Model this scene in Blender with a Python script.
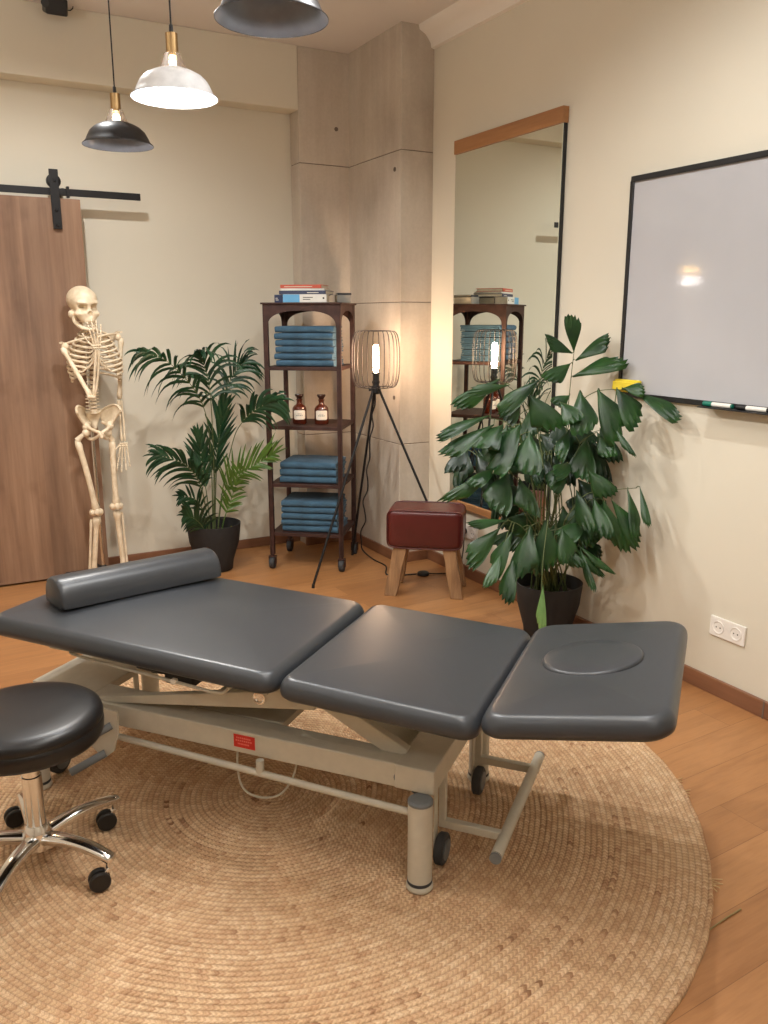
import bpy, math, random
from mathutils import Vector, Matrix, noise
R = math.radians
PI = math.pi
random.seed(7)
for o in list(bpy.data.objects):
    bpy.data.objects.remove(o)
scn = bpy.context.scene
COL = scn.collection

# ---------------------------------------------------------------- camera
H = 1.55; PITCH = R(13.2); YAW = R(28.6); F = 830.0
fw = Vector((math.sin(YAW)*math.cos(PITCH), math.cos(YAW)*math.cos(PITCH), -math.sin(PITCH)))
rt = Vector((math.cos(YAW), -math.sin(YAW), 0.0))
up = rt.cross(fw)
CAM = Vector((0, 0, H))
cd = bpy.data.cameras.new('camera'); cam = bpy.data.objects.new('camera', cd); COL.objects.link(cam)
cd.sensor_fit = 'VERTICAL'; cd.sensor_height = 36.0; cd.lens = F/1024*36; cd.clip_start = .02
cam.matrix_world = Matrix(((rt.x, up.x, -fw.x, 0), (rt.y, up.y, -fw.y, 0), (rt.z, up.z, -fw.z, H), (0, 0, 0, 1)))
scn.camera = cam
def ray(x, y): return fw*F + rt*(x-384) - up*(y-512)
def aty(x, y, Y):
    d = ray(x, y); return CAM + d*(Y/d.y)
def atd(x, y, D): return CAM + ray(x, y)*(D/F)

# ---------------------------------------------------------------- world, exposure, area lights
w = bpy.data.worlds.new('world'); scn.world = w; w.use_nodes = True
w.node_tree.nodes['Background'].inputs[0].default_value = (.9, .85, .8, 1)
w.node_tree.nodes['Background'].inputs[1].default_value = .15
scn.view_settings.view_transform = 'Standard'; scn.view_settings.look = 'None'
scn.view_settings.gamma = 1.0; scn.view_settings.use_curve_mapping = False
scn.view_settings.exposure = -0.06
def light(name, kind, loc, power, color, size=.1, rot=None, spot=None):
    l = bpy.data.lights.new(name, kind); l.energy = power; l.color = color
    if kind == 'AREA':
        l.shape = 'DISK'; l.size = size
    else: l.shadow_soft_size = size
    if spot: l.spot_size = spot; l.spot_blend = .6
    o = bpy.data.objects.new(name, l); COL.objects.link(o); o.location = loc
    if rot: o.rotation_euler = rot
    return o
WARM = (1.0, .96, .90); NEUT = (.985, .99, .985)
light('room_fill', 'POINT', (-1.3, 1.0, 2.55), 16, NEUT, .12)  # two added fill points without fixtures, raising the room's brightness
light('room_fill', 'POINT', (.2, -.9, 2.6), 18, NEUT, .12)
light('ceiling_fill', 'AREA', (-1.1, 2.6, 2.35), 34, NEUT, .5, rot=(PI, 0, 0))  # two added upward fills, no fixtures; they brighten ceiling and upper walls
light('ceiling_fill', 'AREA', (.9, .2, 2.5), 40, NEUT, .5, rot=(PI, 0, 0))
light('ceiling_spot', 'SPOT', (1.55, 2.0, 3.12), 90, NEUT, .03, spot=R(160))
light('ceiling_spot', 'SPOT', (.55, 4.0, 3.12), 85, NEUT, .025, spot=R(160))

# ---------------------------------------------------------------- materials
def srgb(r, g, b):
    f = lambda c: ((c/255+.055)/1.055)**2.4 if c > 10 else c/255/12.92
    return (f(r), f(g), f(b), 1)
class NT:
    def __init__(s, name):
        s.m = bpy.data.materials.new(name); s.m.use_nodes = True
        s.t = s.m.node_tree; s.b = s.t.nodes['Principled BSDF']
    def n(s, typ, **kw):
        nd = s.t.nodes.new(typ)
        for k, v in kw.items():
            if k.startswith('i_'):
                nd.inputs[int(k[2:]) if k[2:].isdigit() else k[2:].replace('_', ' ')].default_value = v
            else: setattr(nd, k, v)
        return nd
    def l(s, a, b): s.t.links.new(a, b)
    def math(s, op, a, b=None, c=None):
        nd = s.t.nodes.new('ShaderNodeMath'); nd.operation = op
        for i, v in enumerate((a, b, c)):
            if v is None: continue
            if isinstance(v, (int, float)): nd.inputs[i].default_value = v
            else: s.l(v, nd.inputs[i])
        return nd.outputs[0]
    def coords(s, scale=(1, 1, 1), rot=(0, 0, 0), which='Object'):
        tc = s.n('ShaderNodeTexCoord'); mp = s.n('ShaderNodeMapping')
        mp.inputs['Scale'].default_value = scale; mp.inputs['Rotation'].default_value = rot
        s.l(tc.outputs[which], mp.inputs[0]); return mp.outputs[0]
    def noise(s, vec, scale, detail=4, rough=.55):
        nd = s.n('ShaderNodeTexNoise'); nd.inputs['Scale'].default_value = scale
        nd.inputs['Detail'].default_value = detail; nd.inputs['Roughness'].default_value = rough
        s.l(vec, nd.inputs['Vector']); return nd.outputs['Fac']
    def ramp(s, fac, stops):
        nd = s.n('ShaderNodeValToRGB'); e = nd.color_ramp.elements
        while len(e) < len(stops): e.new(.5)
        for i, (p, c) in enumerate(stops): e[i].position = p; e[i].color = c
        s.l(fac, nd.inputs[0]); return nd.outputs[0]
    def mix(s, fac, a, b, mode='MIX'):
        nd = s.n('ShaderNodeMix', data_type='RGBA', blend_type=mode)
        for i, v in ((0, fac), (6, a), (7, b)):
            if isinstance(v, (int, float, tuple)): nd.inputs[i].default_value = v
            else: s.l(v, nd.inputs[i])
        return nd.outputs[2]
    def bump(s, h, strength=.3, dist=.002):
        nd = s.n('ShaderNodeBump'); nd.inputs['Strength'].default_value = strength
        nd.inputs['Distance'].default_value = dist
        s.l(h, nd.inputs['Height']); s.l(nd.outputs[0], s.b.inputs['Normal'])
    def set(s, **kw):
        for k, v in kw.items():
            i = s.b.inputs[k.replace('_', ' ')]
            if isinstance(v, (int, float, tuple)): i.default_value = v
            else: s.l(v, i)
        return s.m
def plain(name, c, rough=.5, metal=0.0, var=.06, scale=30, bump=0.0, **kw):
    t = NT(name); v = t.coords(); nz = t.noise(v, scale)
    c2 = tuple(min(1, x*(1-var*2)) for x in c[:3])+(1,); c1 = tuple(min(1, x*(1+var)) for x in c[:3])+(1,)
    col = t.ramp(nz, [(.3, c2), (.7, c1)])
    t.set(Base_Color=col, Roughness=rough, Metallic=metal, **kw)
    if bump: t.bump(nz, bump, .002)
    return t.m
def mat_wall(name, c, bump=.12):
    t = NT(name); v = t.coords()
    a = t.noise(v, 1.3, 3); b = t.noise(v, 160, 2)
    c2 = tuple(x*.965 for x in c[:3])+(1,)
    t.set(Base_Color=t.ramp(a, [(.3, c2), (.7, c)]), Roughness=.85)
    t.bump(b, bump, .001); return t.m
def mat_concrete():
    t = NT('concrete'); v = t.coords()
    a = t.noise(v, 1.6, 6, .6); b = t.noise(t.coords((6, 6, .8)), 1.5, 5, .6); c = t.noise(v, 60, 4)
    col = t.ramp(a, [(.25, srgb(178, 166, 152)), (.5, srgb(199, 188, 173)), (.75, srgb(211, 201, 186))])
    st = t.ramp(b, [(.42, (.88, .85, .81, 1)), (.62, (1, 1, 1, 1))])
    fine = t.ramp(c, [(.3, (.93, .93, .93, 1)), (.7, (1, 1, 1, 1))])
    t.set(Base_Color=t.mix(1.0, t.mix(.7, col, st, 'MULTIPLY'), fine, 'MULTIPLY'), Roughness=.75)
    t.bump(c, .2, .002); return t.m
def mat_floor():
    t = NT('oak_floor'); v = t.coords((1, 1, 1), (0, 0, R(-3)))
    br = t.n('ShaderNodeTexBrick'); br.offset = .37; br.squash = 1.0
    for k, x in (('Color1', (.15, .15, .15, 1)), ('Color2', (.9, .9, .9, 1)), ('Mortar', (0, 0, 0, 1))): br.inputs[k].default_value = x
    br.inputs['Scale'].default_value = 1.0; br.inputs['Mortar Size'].default_value = .0012; br.inputs['Mortar Smooth'].default_value = .3
    br.inputs['Brick Width'].default_value = 1.35; br.inputs['Row Height'].default_value = .165
    t.l(v, br.inputs['Vector'])
    tone = t.n('ShaderNodeSeparateColor'); t.l(br.outputs['Color'], tone.inputs[0])
    v2 = t.n('ShaderNodeMapping'); v2.inputs['Scale'].default_value = (1.6, 16, 1); t.l(v, v2.inputs[0])
    off = t.n('ShaderNodeVectorMath', operation='ADD'); t.l(v2.outputs[0], off.inputs[0])
    sc = t.n('ShaderNodeVectorMath', operation='SCALE'); t.l(br.outputs['Color'], sc.inputs[0]); sc.inputs['Scale'].default_value = 9
    t.l(sc.outputs[0], off.inputs[1])
    g = t.noise(off.outputs[0], 2.2, 6, .6); g2 = t.noise(off.outputs[0], 9, 4, .6)
    base = t.ramp(tone.outputs[0], [(0, srgb(158, 110, 68)), (.5, srgb(170, 120, 75)), (1, srgb(182, 132, 85))])
    gr = t.ramp(g, [(.3, (.82, .77, .72, 1)), (.55, (1, 1, 1, 1)), (.8, (1.05, 1.04, 1, 1))])
    gr2 = t.ramp(g2, [(.3, (.93, .91, .88, 1)), (.6, (1, 1, 1, 1))])
    col = t.mix(1.0, t.mix(1.0, base, gr, 'MULTIPLY'), gr2, 'MULTIPLY')
    col = t.mix(t.math('MULTIPLY', br.outputs['Fac'], .35), col, srgb(84, 52, 30))
    t.set(Base_Color=col, Roughness=t.math('ADD', t.math('MULTIPLY', g, .2), .3))
    t.bump(t.math('SUBTRACT', t.math('MULTIPLY', g2, .2), br.outputs['Fac']), .25, .001); return t.m
def mat_wood(name, c1, c2, axis=2, scale=1.0, rough=.5, bump=.15):
    t = NT(name); s = [14*scale]*3; s[axis] = 1.1*scale
    v = t.coords(tuple(s)); a = t.noise(v, 1.0, 7, .62); b = t.noise(v, 5, 4)
    col = t.ramp(a, [(.28, c1), (.72, c2)])
    t.set(Base_Color=t.mix(1.0, col, t.ramp(b, [(.3, (.86, .84, .82, 1)), (.65, (1, 1, 1, 1))]), 'MULTIPLY'), Roughness=rough)
    t.bump(b, bump, .001); return t.m
def mat_door():
    t = NT('walnut_door'); v = t.coords((9, 9, .7)); a = t.noise(v, 1.1, 6, .6)
    v3 = t.coords((30, 30, 1.2)); b = t.noise(v3, 2, 4)
    k = t.noise(t.coords((2, 2, 1.5)), 2.6, 3)
    col = t.ramp(a, [(.25, srgb(106, 80, 62)), (.5, srgb(142, 111, 88)), (.75, srgb(164, 133, 108))])
    tc = t.n('ShaderNodeTexCoord'); sx = t.n('ShaderNodeSeparateXYZ'); t.l(tc.outputs['Object'], sx.inputs[0])
    strip = t.math('FLOOR', t.math('MULTIPLY', sx.outputs[0], 7.3)); wn = t.n('ShaderNodeTexWhiteNoise', noise_dimensions='1D'); t.l(strip, wn.inputs['W'])
    tone = t.ramp(wn.outputs['Value'], [(0, (.84, .82, .8, 1)), (1, (1.05, 1.03, 1, 1))])
    dark = t.ramp(k, [(.25, (.78, .74, .7, 1)), (.45, (1, 1, 1, 1))])
    c = t.mix(1.0, t.mix(1.0, col, tone, 'MULTIPLY'), dark, 'MULTIPLY')
    t.set(Base_Color=t.mix(1.0, c, t.ramp(b, [(.35, (.88, .86, .84, 1)), (.6, (1, 1, 1, 1))]), 'MULTIPLY'), Roughness=.5)
    t.bump(b, .1, .001); return t.m
def mat_rug(P=.0172):
    t = NT('jute_braid'); tc = t.n('ShaderNodeTexCoord'); sx = t.n('ShaderNodeSeparateXYZ'); t.l(tc.outputs['Object'], sx.inputs[0])
    x, y = sx.outputs[0], sx.outputs[1]
    wob = t.math('MULTIPLY', t.math('SUBTRACT', t.noise(tc.outputs['Object'], 5, 2), .5), .012)
    r = t.math('ADD', t.math('SQRT', t.math('ADD', t.math('MULTIPLY', x, x), t.math('MULTIPLY', y, y))), wob)
    th = t.math('ARCTAN2', y, x)
    q = t.math('DIVIDE', r, P); ring = t.math('FLOOR', q); fr = t.math('FRACT', q)
    rr = t.math('MULTIPLY', t.math('ADD', ring, .5), P)
    s = t.math('DIVIDE', t.math('MULTIPLY', th, rr), .0145)
    tri = t.math('ABSOLUTE', t.math('SUBTRACT', fr, .5))
    ph = t.math('ADD', s, t.math('MULTIPLY', tri, 1.1))
    br = t.math('ADD', t.math('MULTIPLY', t.math('SINE', t.math('MULTIPLY', ph, 2*PI)), .5), .5)
    groove = t.math('POWER', t.math('MULTIPLY', tri, 2.0), 4.0)
    wn = t.n('ShaderNodeTexWhiteNoise', noise_dimensions='1D'); t.l(ring, wn.inputs['W'])
    cell = t.n('ShaderNodeTexWhiteNoise', noise_dimensions='2D'); cv = t.n('ShaderNodeCombineXYZ')
    t.l(ring, cv.inputs[0]); t.l(t.math('FLOOR', ph), cv.inputs[1]); t.l(cv.outputs[0], cell.inputs['Vector'])
    big = t.noise(tc.outputs['Object'], 2.2, 3); fine = t.noise(tc.outputs['Object'], 420, 3)
    base = t.ramp(t.math('ADD', t.math('MULTIPLY', cell.outputs['Value'], .65), t.math('MULTIPLY', wn.outputs['Value'], .35)),
                  [(.0, srgb(150, 108, 76)), (.10, srgb(206, 168, 130)), (.6, srgb(226, 193, 154)), (1, srgb(240, 212, 176))])
    base = t.mix(1.0, base, t.ramp(big, [(.3, (.86, .8, .74, 1)), (.7, (1, 1, 1, 1))]), 'MULTIPLY')
    base = t.mix(1.0, base, t.ramp(br, [(0, (.80, .75, .70, 1)), (.4, (1, 1, 1, 1))]), 'MULTIPLY')
    base = t.mix(1.0, base, t.ramp(fine, [(.3, (.70, .67, .64, 1)), (.7, (1.05, 1.05, 1.05, 1))]), 'MULTIPLY')
    base = t.mix(t.math('MULTIPLY', groove, .42), base, srgb(120, 88, 60))
    t.set(Base_Color=base, Roughness=.95)
    t.bump(t.math('ADD', t.math('MULTIPLY', br, .9), t.math('SUBTRACT', t.math('MULTIPLY', fine, .5), groove)), .55, .004)
    return t.m
def mat_leather(name, c, rough=.38, scale=260, bump=.08, var=.04):
    t = NT(name); v = t.coords(); vo = t.n('ShaderNodeTexVoronoi'); vo.inputs['Scale'].default_value = scale; t.l(v, vo.inputs['Vector'])
    nz = t.noise(v, 4, 4)
    c2 = tuple(x*(1-var*3) for x in c[:3])+(1,)
    t.set(Base_Color=t.ramp(nz, [(.3, c2), (.7, c)]), Roughness=t.math('ADD', t.math('MULTIPLY', nz, .12), rough-.06))
    t.bump(vo.outputs['Distance'], bump, .001); return t.m
def mat_fabric(name, c, rough=.9):
    t = NT(name); v = t.coords(); a = t.noise(v, 14, 4); b = t.noise(v, 420, 2)
    c2 = tuple(x*.62 for x in c[:3])+(1,); c3 = tuple(min(1, x*1.25) for x in c[:3])+(1,)
    t.set(Base_Color=t.mix(.35, t.ramp(a, [(.3, c2), (.7, c3)]), t.ramp(b, [(.35, c2), (.65, c3)])), Roughness=rough)
    t.b.inputs['Sheen Weight'].default_value = .08
    t.bump(b, .5, .002); return t.m
def mat_leaf(name, c1, c2, rough=.38):
    t = NT(name); v = t.coords(); a = t.noise(v, 9, 3); b = t.noise(t.coords((1, 1, 1)), 70, 2)
    col = t.ramp(a, [(.3, c1), (.7, c2)])
    t.set(Base_Color=col, Roughness=rough); t.b.inputs['Transmission Weight'].default_value = 0
    t.b.inputs['Subsurface Weight'].default_value = .0
    t.bump(b, .25, .002)
    tr = t.n('ShaderNodeBsdfTranslucent'); t.l(col, tr.inputs[0])
    mx = t.n('ShaderNodeMixShader'); mx.inputs[0].default_value = .14
    out = t.t.nodes['Material Output']; t.l(t.b.outputs[0], mx.inputs[1]); t.l(tr.outputs[0], mx.inputs[2]); t.l(mx.outputs[0], out.inputs[0])
    return t.m
def mat_emit(name, c, s):
    t = NT(name); nz = t.noise(t.coords(), 40)
    t.set(Base_Color=(1, 1, 1, 1), Emission_Color=t.ramp(nz, [(0, c), (1, c)]), Emission_Strength=s); return t.m
def mat_glass(name, c, rough=.02, alpha=None, ior=1.45):
    t = NT(name); t.noise(t.coords(), 10)
    t.set(Base_Color=c, Roughness=rough, Transmission_Weight=1.0, IOR=ior); return t.m

M = {}
M['wall'] = mat_wall('cream_wall', srgb(217, 210, 192))
M['ceil'] = mat_wall('white_ceiling', srgb(226, 221, 216))
M['cornice'] = mat_wall('white_cornice', srgb(232, 226, 216), .02)
M['concrete'] = mat_concrete()
M['seam'] = plain('dark_seam', srgb(112, 100, 90), .9)
M['floor'] = mat_floor()
M['base'] = mat_wood('brown_skirting', srgb(112, 74, 52), srgb(142, 98, 70), 1, .6, .45)
M['base_x'] = mat_wood('brown_skirting_x', srgb(112, 74, 52), srgb(142, 98, 70), 0, .6, .45)
M['door'] = mat_door()
M['black'] = plain('black_steel', srgb(26, 25, 26), .5, .3)
M['blackp'] = plain('black_plastic', srgb(22, 22, 23), .45)
M['barwood'] = mat_wood('mirror_bar_wood', srgb(146, 100, 60), srgb(178, 128, 82), 1, .8)
M['mirror'] = (lambda t: t.set(Base_Color=(.86, .9, .84, 1), Roughness=t.math('MULTIPLY', t.noise(t.coords(), 3), .02), Metallic=1.0))(NT('mirror_glass'))
M['wb'] = (lambda t: (t.set(Base_Color=t.ramp(t.noise(t.coords(), 1.5), [(.3, srgb(178, 178, 181)), (.7, srgb(186, 186, 189))]), Roughness=.06), t.bump(t.noise(t.coords(), 60, 1), .045, .002)))(NT('whiteboard_enamel')) and bpy.data.materials['whiteboard_enamel']
M['white'] = plain('white_plastic', srgb(232, 228, 220), .35, var=.02)
M['yellow'] = plain('yellow_felt', srgb(226, 200, 52), .8)
M['green'] = plain('green_plastic', srgb(16, 112, 92), .4)
M['rug'] = mat_rug()
M['straw'] = plain('jute_straw', srgb(206, 176, 132), .9)
M['pad'] = mat_leather('grey_upholstery', srgb(56, 59, 63), .35, 420, .05)
M['stoolpad'] = mat_leather('black_upholstery', srgb(20, 20, 22), .36, 300, .1)
M['red_leather'] = mat_leather('oxblood_leather', srgb(86, 28, 26), .30, 200, .12, .1)
M['frame'] = plain('beige_powder_coat', srgb(190, 184, 168), .5, var=.03)
M['greyp'] = plain('grey_plastic', srgb(112, 116, 118), .55)
M['dgrey'] = plain('dark_grey_rubber', srgb(52, 53, 55), .7)
M['redlabel'] = plain('red_label', srgb(196, 40, 30), .5)
M['chrome'] = plain('polished_chrome', (.78, .77, .75, 1), .12, 1.0, .02)
M['brass'] = plain('brushed_brass', srgb(170, 140, 98), .35, 1.0)
M['rust'] = plain('rusty_brown_steel', srgb(66, 42, 36), .55, .35, .2, 22, .25)
M['towel'] = mat_fabric('blue_cotton', srgb(58, 90, 112))
M['amber'] = (lambda t: (t.noise(t.coords(), 6), t.set(Base_Color=srgb(92, 34, 12), Roughness=.08, Coat_Weight=.6, Transmission_Weight=.35)))(NT('amber_glass')) and bpy.data.materials['amber_glass']
M['amberdark'] = plain('amber_stopper', srgb(46, 22, 14), .15)
M['label'] = plain('paper_label', srgb(222, 214, 198), .7, var=.02)
M['ink'] = plain('dark_ink', srgb(50, 44, 40), .8)
M['paper'] = plain('book_pages', srgb(214, 204, 186), .85)
M['bone'] = (lambda t: (t.set(Base_Color=t.ramp(t.noise(t.coords(), 26), [(.3, srgb(206, 186, 154)), (.7, srgb(232, 216, 190))]), Roughness=.5)))(NT('ivory_bone'))
M['legwood'] = mat_wood('weathered_wood', srgb(112, 80, 52), srgb(178, 138, 96), 2, 1.6, .7, .4)
M['palm'] = mat_leaf('palm_green', srgb(20, 50, 32), srgb(42, 80, 48))
M['palm2'] = mat_leaf('palm_fresh_green', srgb(62, 96, 36), srgb(92, 124, 50))
M['fish'] = mat_leaf('fishtail_green', srgb(18, 48, 22), srgb(44, 82, 34))
M['fish2'] = mat_leaf('fishtail_dark_green', srgb(12, 36, 18), srgb(28, 60, 28))
M['fish3'] = mat_leaf('fishtail_pale_green', srgb(84, 122, 62), srgb(116, 148, 84))
M['stem'] = plain('green_stem', srgb(84, 96, 54), .6)
M['cane'] = plain('dry_cane', srgb(146, 128, 84), .7)
M['pot'] = plain('charcoal_pot', srgb(30, 30, 31), .7)
M['soil'] = plain('dark_soil', srgb(40, 30, 22), .95, bump=.8)
M['shade_black'] = plain('black_lamp_enamel', srgb(30, 29, 29), .4, .2)
M['shade_white'] = plain('white_lamp_enamel', srgb(206, 206, 206), .3)
M['shade_in'] = plain('white_shade_lining', srgb(176, 190, 212), .35)
M['shade_grey'] = plain('grey_shade_lining', srgb(96, 100, 108), .35, .3)
M['neck'] = mat_glass('clear_lamp_neck', (.97, .95, .92, 1), .08)
M['cord'] = plain('black_cord', srgb(24, 22, 22), .7)
M['bulb'] = mat_emit('warm_bulb', (1, .82, .58, 1), 22)
M['bulb2'] = mat_emit('lit_tube_bulb', (1, .66, .42, 1), 230)
M['led'] = mat_emit('white_led', (.95, .97, 1, 1), 40)
M['scon'] = mat_emit('yellow_lamp_glow', (1, .58, .12, 1), 34)
M['sconw'] = mat_emit('white_lamp_glow', (1, .93, .9, 1), 34)
M['wire'] = plain('grey_wire', srgb(58, 50, 46), .5, .3)

# ---------------------------------------------------------------- mesh builder
class MB:
    def __init__(s): s.v = []; s.f = []
    def add(s, vs, fs):
        k = len(s.v); s.v += [Vector(p) for p in vs]; s.f += [tuple(i+k for i in f) for f in fs]; return s
    def box(s, c, d, rot=None):
        c = Vector(c); h = Vector(d)/2; vs = []
        for x in (-1, 1):
            for y in (-1, 1):
                for z in (-1, 1):
                    p = Vector((x*h.x, y*h.y, z*h.z))
                    if rot is not None: p = rot @ p
                    vs.append(c+p)
        return s.add(vs, [(0, 1, 3, 2), (4, 6, 7, 5), (0, 4, 5, 1), (2, 3, 7, 6), (0, 2, 6, 4), (1, 5, 7, 3)])
    def bx(s, a, b):  # from corner a to corner b
        a, b = Vector(a), Vector(b); return s.box((a+b)/2, [abs(q) for q in (b-a)])
    def beam(s, a, b, wd, ht, upv=(0, 0, 1)):
        a, b = Vector(a), Vector(b); d = (b-a); L = d.length; d.normalize()
        sd = d.cross(Vector(upv)); sd.normalize(); u2 = sd.cross(d)
        m = Matrix((d, sd, u2)).transposed(); return s.box((a+b)/2, (L, wd, ht), m)
    def tube(s, pts, r, n=10, cap=True, squash=None):
        pts = [Vector(p) for p in pts]; m = len(pts)
        rs = r if isinstance(r, (list, tuple)) else [r]*m
        vs = []; prev = None
        for i, p in enumerate(pts):
            d = (pts[min(i+1, m-1)]-pts[max(i-1, 0)])
            if d.length < 1e-9: d = Vector((0, 0, 1))
            d.normalize()
            if prev is None:
                a = Vector((0, 0, 1)) if abs(d.z) < .9 else Vector((1, 0, 0)); x = d.cross(a)
            else: x = prev - d*prev.dot(d)
            x.normalize(); prev = x; y = d.cross(x)
            for k in range(n):
                t = 2*PI*k/n; q = squash if squash else 1
                vs.append(p + x*math.cos(t)*rs[i] + y*math.sin(t)*rs[i]*q)
        fs = [(i*n+k, i*n+(k+1) % n, (i+1)*n+(k+1) % n, (i+1)*n+k) for i in range(m-1) for k in range(n)]
        if cap: fs += [tuple(range(n))[::-1], tuple((m-1)*n+k for k in range(n))]
        return s.add(vs, fs)
    def lathe(s, c, prof, n=32, axis=(0, 0, 1), cap=True):
        c = Vector(c); q = Vector((0, 0, 1)).rotation_difference(Vector(axis)).to_matrix(); vs = []
        for r, z in prof:
            for k in range(n):
                t = 2*PI*k/n; vs.append(c + q @ Vector((r*math.cos(t), r*math.sin(t), z)))
        m = len(prof)
        fs = [(i*n+k, i*n+(k+1) % n, (i+1)*n+(k+1) % n, (i+1)*n+k) for i in range(m-1) for k in range(n)]
        if cap: fs += [tuple(range(n))[::-1], tuple((m-1)*n+k for k in range(n))]
        return s.add(vs, fs)
    def ball(s, c, r, n=14, m=9, fn=None, rot=None):
        c = Vector(c); r = Vector(r) if not isinstance(r, (int, float)) else Vector((r, r, r)); vs = [];
        for i in range(m+1):
            ph = PI*i/m
            for k in range(n):
                t = 2*PI*k/n; d = Vector((math.sin(ph)*math.cos(t), math.sin(ph)*math.sin(t), math.cos(ph)))
                p = Vector((d.x*r.x, d.y*r.y, d.z*r.z))
                if fn: p = fn(d, p)
                if rot is not None: p = rot @ p
                vs.append(c+p)
        fs = [(i*n+k, (i+1)*n+k, (i+1)*n+(k+1) % n, i*n+(k+1) % n) for i in range(m) for k in range(n)]
        return s.add(vs, fs)
    def prism(s, poly, z0, z1):
        n = len(poly); vs = [(x, y, z0) for x, y in poly]+[(x, y, z1) for x, y in poly]
        return s.add(vs, [tuple(range(n))[::-1], tuple(range(n, 2*n))]+[(i, (i+1) % n, (i+1) % n+n, i+n) for i in range(n)])
    def extrude(s, prof3, vec):
        n = len(prof3); v = Vector(vec); vs = [Vector(p) for p in prof3]; vs += [p+v for p in vs]
        return s.add(vs, [tuple(range(n))[::-1], tuple(range(n, 2*n))]+[(i, (i+1) % n, (i+1) % n+n, i+n) for i in range(n)])
    def build(s, name, mat, parent=None, bevel=0, smooth=35, local=False):
        vs = s.v
        if parent is not None and not local:
            inv = WM[parent.name].inverted(); vs = [inv @ p for p in vs]
        me = bpy.data.meshes.new(name); me.from_pydata([tuple(p) for p in vs], [], s.f)
        me.materials.append(mat); me.validate(); me.update()
        import bmesh
        bm = bmesh.new(); bm.from_mesh(me); bmesh.ops.remove_doubles(bm, verts=bm.verts, dist=1e-6)
        bmesh.ops.recalc_face_normals(bm, faces=bm.faces); bm.to_mesh(me); bm.free()
        me.polygons.foreach_set('use_smooth', [True]*len(me.polygons))
        me.set_sharp_from_angle(angle=R(smooth))
        o = bpy.data.objects.new(name, me); COL.objects.link(o)
        if parent is not None: o.parent = parent; WM[o.name] = WM[parent.name].copy()
        else: WM[o.name] = Matrix.Identity(4)
        if bevel:
            b = o.modifiers.new('bevel', 'BEVEL'); b.width = bevel; b.segments = 2; b.limit_method = 'ANGLE'; b.angle_limit = R(40)
        return o
WM = {}
def thing(name, label, cat, loc=(0, 0, 0), rz=0, group=None):
    o = bpy.data.objects.new(name, None); COL.objects.link(o); o.empty_display_size = .1
    o.location = loc; o.rotation_euler = (0, 0, rz); WM[o.name] = Matrix.Translation(loc) @ Matrix.Rotation(rz, 4, 'Z')
    o['label'] = label; o['category'] = cat
    if group: o['group'] = group
    return o
def tag(o, label, cat, group=None, kind=None):
    o['label'] = label; o['category'] = cat
    if group: o['group'] = group
    if kind: o['kind'] = kind
    return o
def recentre(o, c):  # put the origin of a lone mesh at c
    c = Vector(c)
    for v in o.data.vertices: v.co -= c
    o.location = c; WM[o.name] = Matrix.Translation(c); return o
def struct(o): o['kind'] = 'structure'; return o
def copy_tree(o, parent=None):
    c = o.copy(); COL.objects.link(c); c.parent = parent
    for ch in list(o.children): copy_tree(ch, c)
    return c

# ================================================================= the room
XR = 2.78; YB = 5.31; CZ = 3.17; XL = -2.1; YF = -1.9
struct(MB().bx((XL-.1, YF-.1, -.08), (XR+.1, YB+.1, 0)).build('floor', M['floor']))
struct(MB().bx((XL-.1, YF-.1, CZ), (XR+.1, YB+.1, CZ+.08)).build('ceiling', M['ceil']))
struct(MB().bx((XL-.1, YB, 0), (XR+.1, YB+.1, CZ)).build('wall_back', M['wall']))
struct(MB().bx((XR, YF-.1, 0), (XR+.1, YB, CZ)).build('wall_right', M['wall']))
struct(MB().bx((XL-.1, YF, 0), (XL, YB, CZ)).build('wall_left', M['wall']))
struct(MB().bx((XL-.1, YF-.1, 0), (XR, YF, CZ)).build('wall_front', M['wall']))
struct(MB().bx((XL, 5.165, 2.805), (2.2095, YB, CZ)).build('wall_upper', M['wall'], bevel=.004))
# concrete column, poured in lifts with shadow gaps
poly = [(2.21, 5.17), (2.56, 5.17), (2.56, 4.49), (XR, 4.49), (XR, YB), (2.21, YB)]
inner = [(2.214, 5.174), (2.564, 5.174), (2.564, 4.494), (XR, 4.494), (XR, YB), (2.214, YB)]
col = MB(); seams = [.773, 1.640, 2.500]
zs = [0]+seams+[CZ]
for a, b in zip(zs[:-1], zs[1:]):
    col.prism(poly, a+(.002 if a else 0), b-(.002 if b < CZ else 0))
col_o = struct(col.build('wall_column', M['concrete'], bevel=.003))
MB().prism(inner, .01, CZ-.01).build('seam_core', M['seam'], col_o)
for (x, y, z) in ((2.559, 4.56, 2.40), (2.559, 4.56, 1.06), (2.47, 5.169, 2.72)):
    n = (-1, 0, 0) if y < 5 else (0, -1, 0)
    MB().lathe((x, y, z), [(.011, 0), (.013, .0), (.013, .003), (.009, .0035), (.009, .001)], 20, n).build('tie_hole', M['seam'], col_o)
# cornice along the right wall
cor = [(XR, 3.055), (XR-.022, 3.06), (XR-.028, 3.085), (XR-.06, 3.125), (XR-.10, 3.145), (XR-.108, CZ), (XR, CZ)]
struct(MB().extrude([(x, YF, z) for x, z in cor], (0, 4.49-YF, 0)).build('trim_1', M['cornice'], smooth=50))
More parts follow.
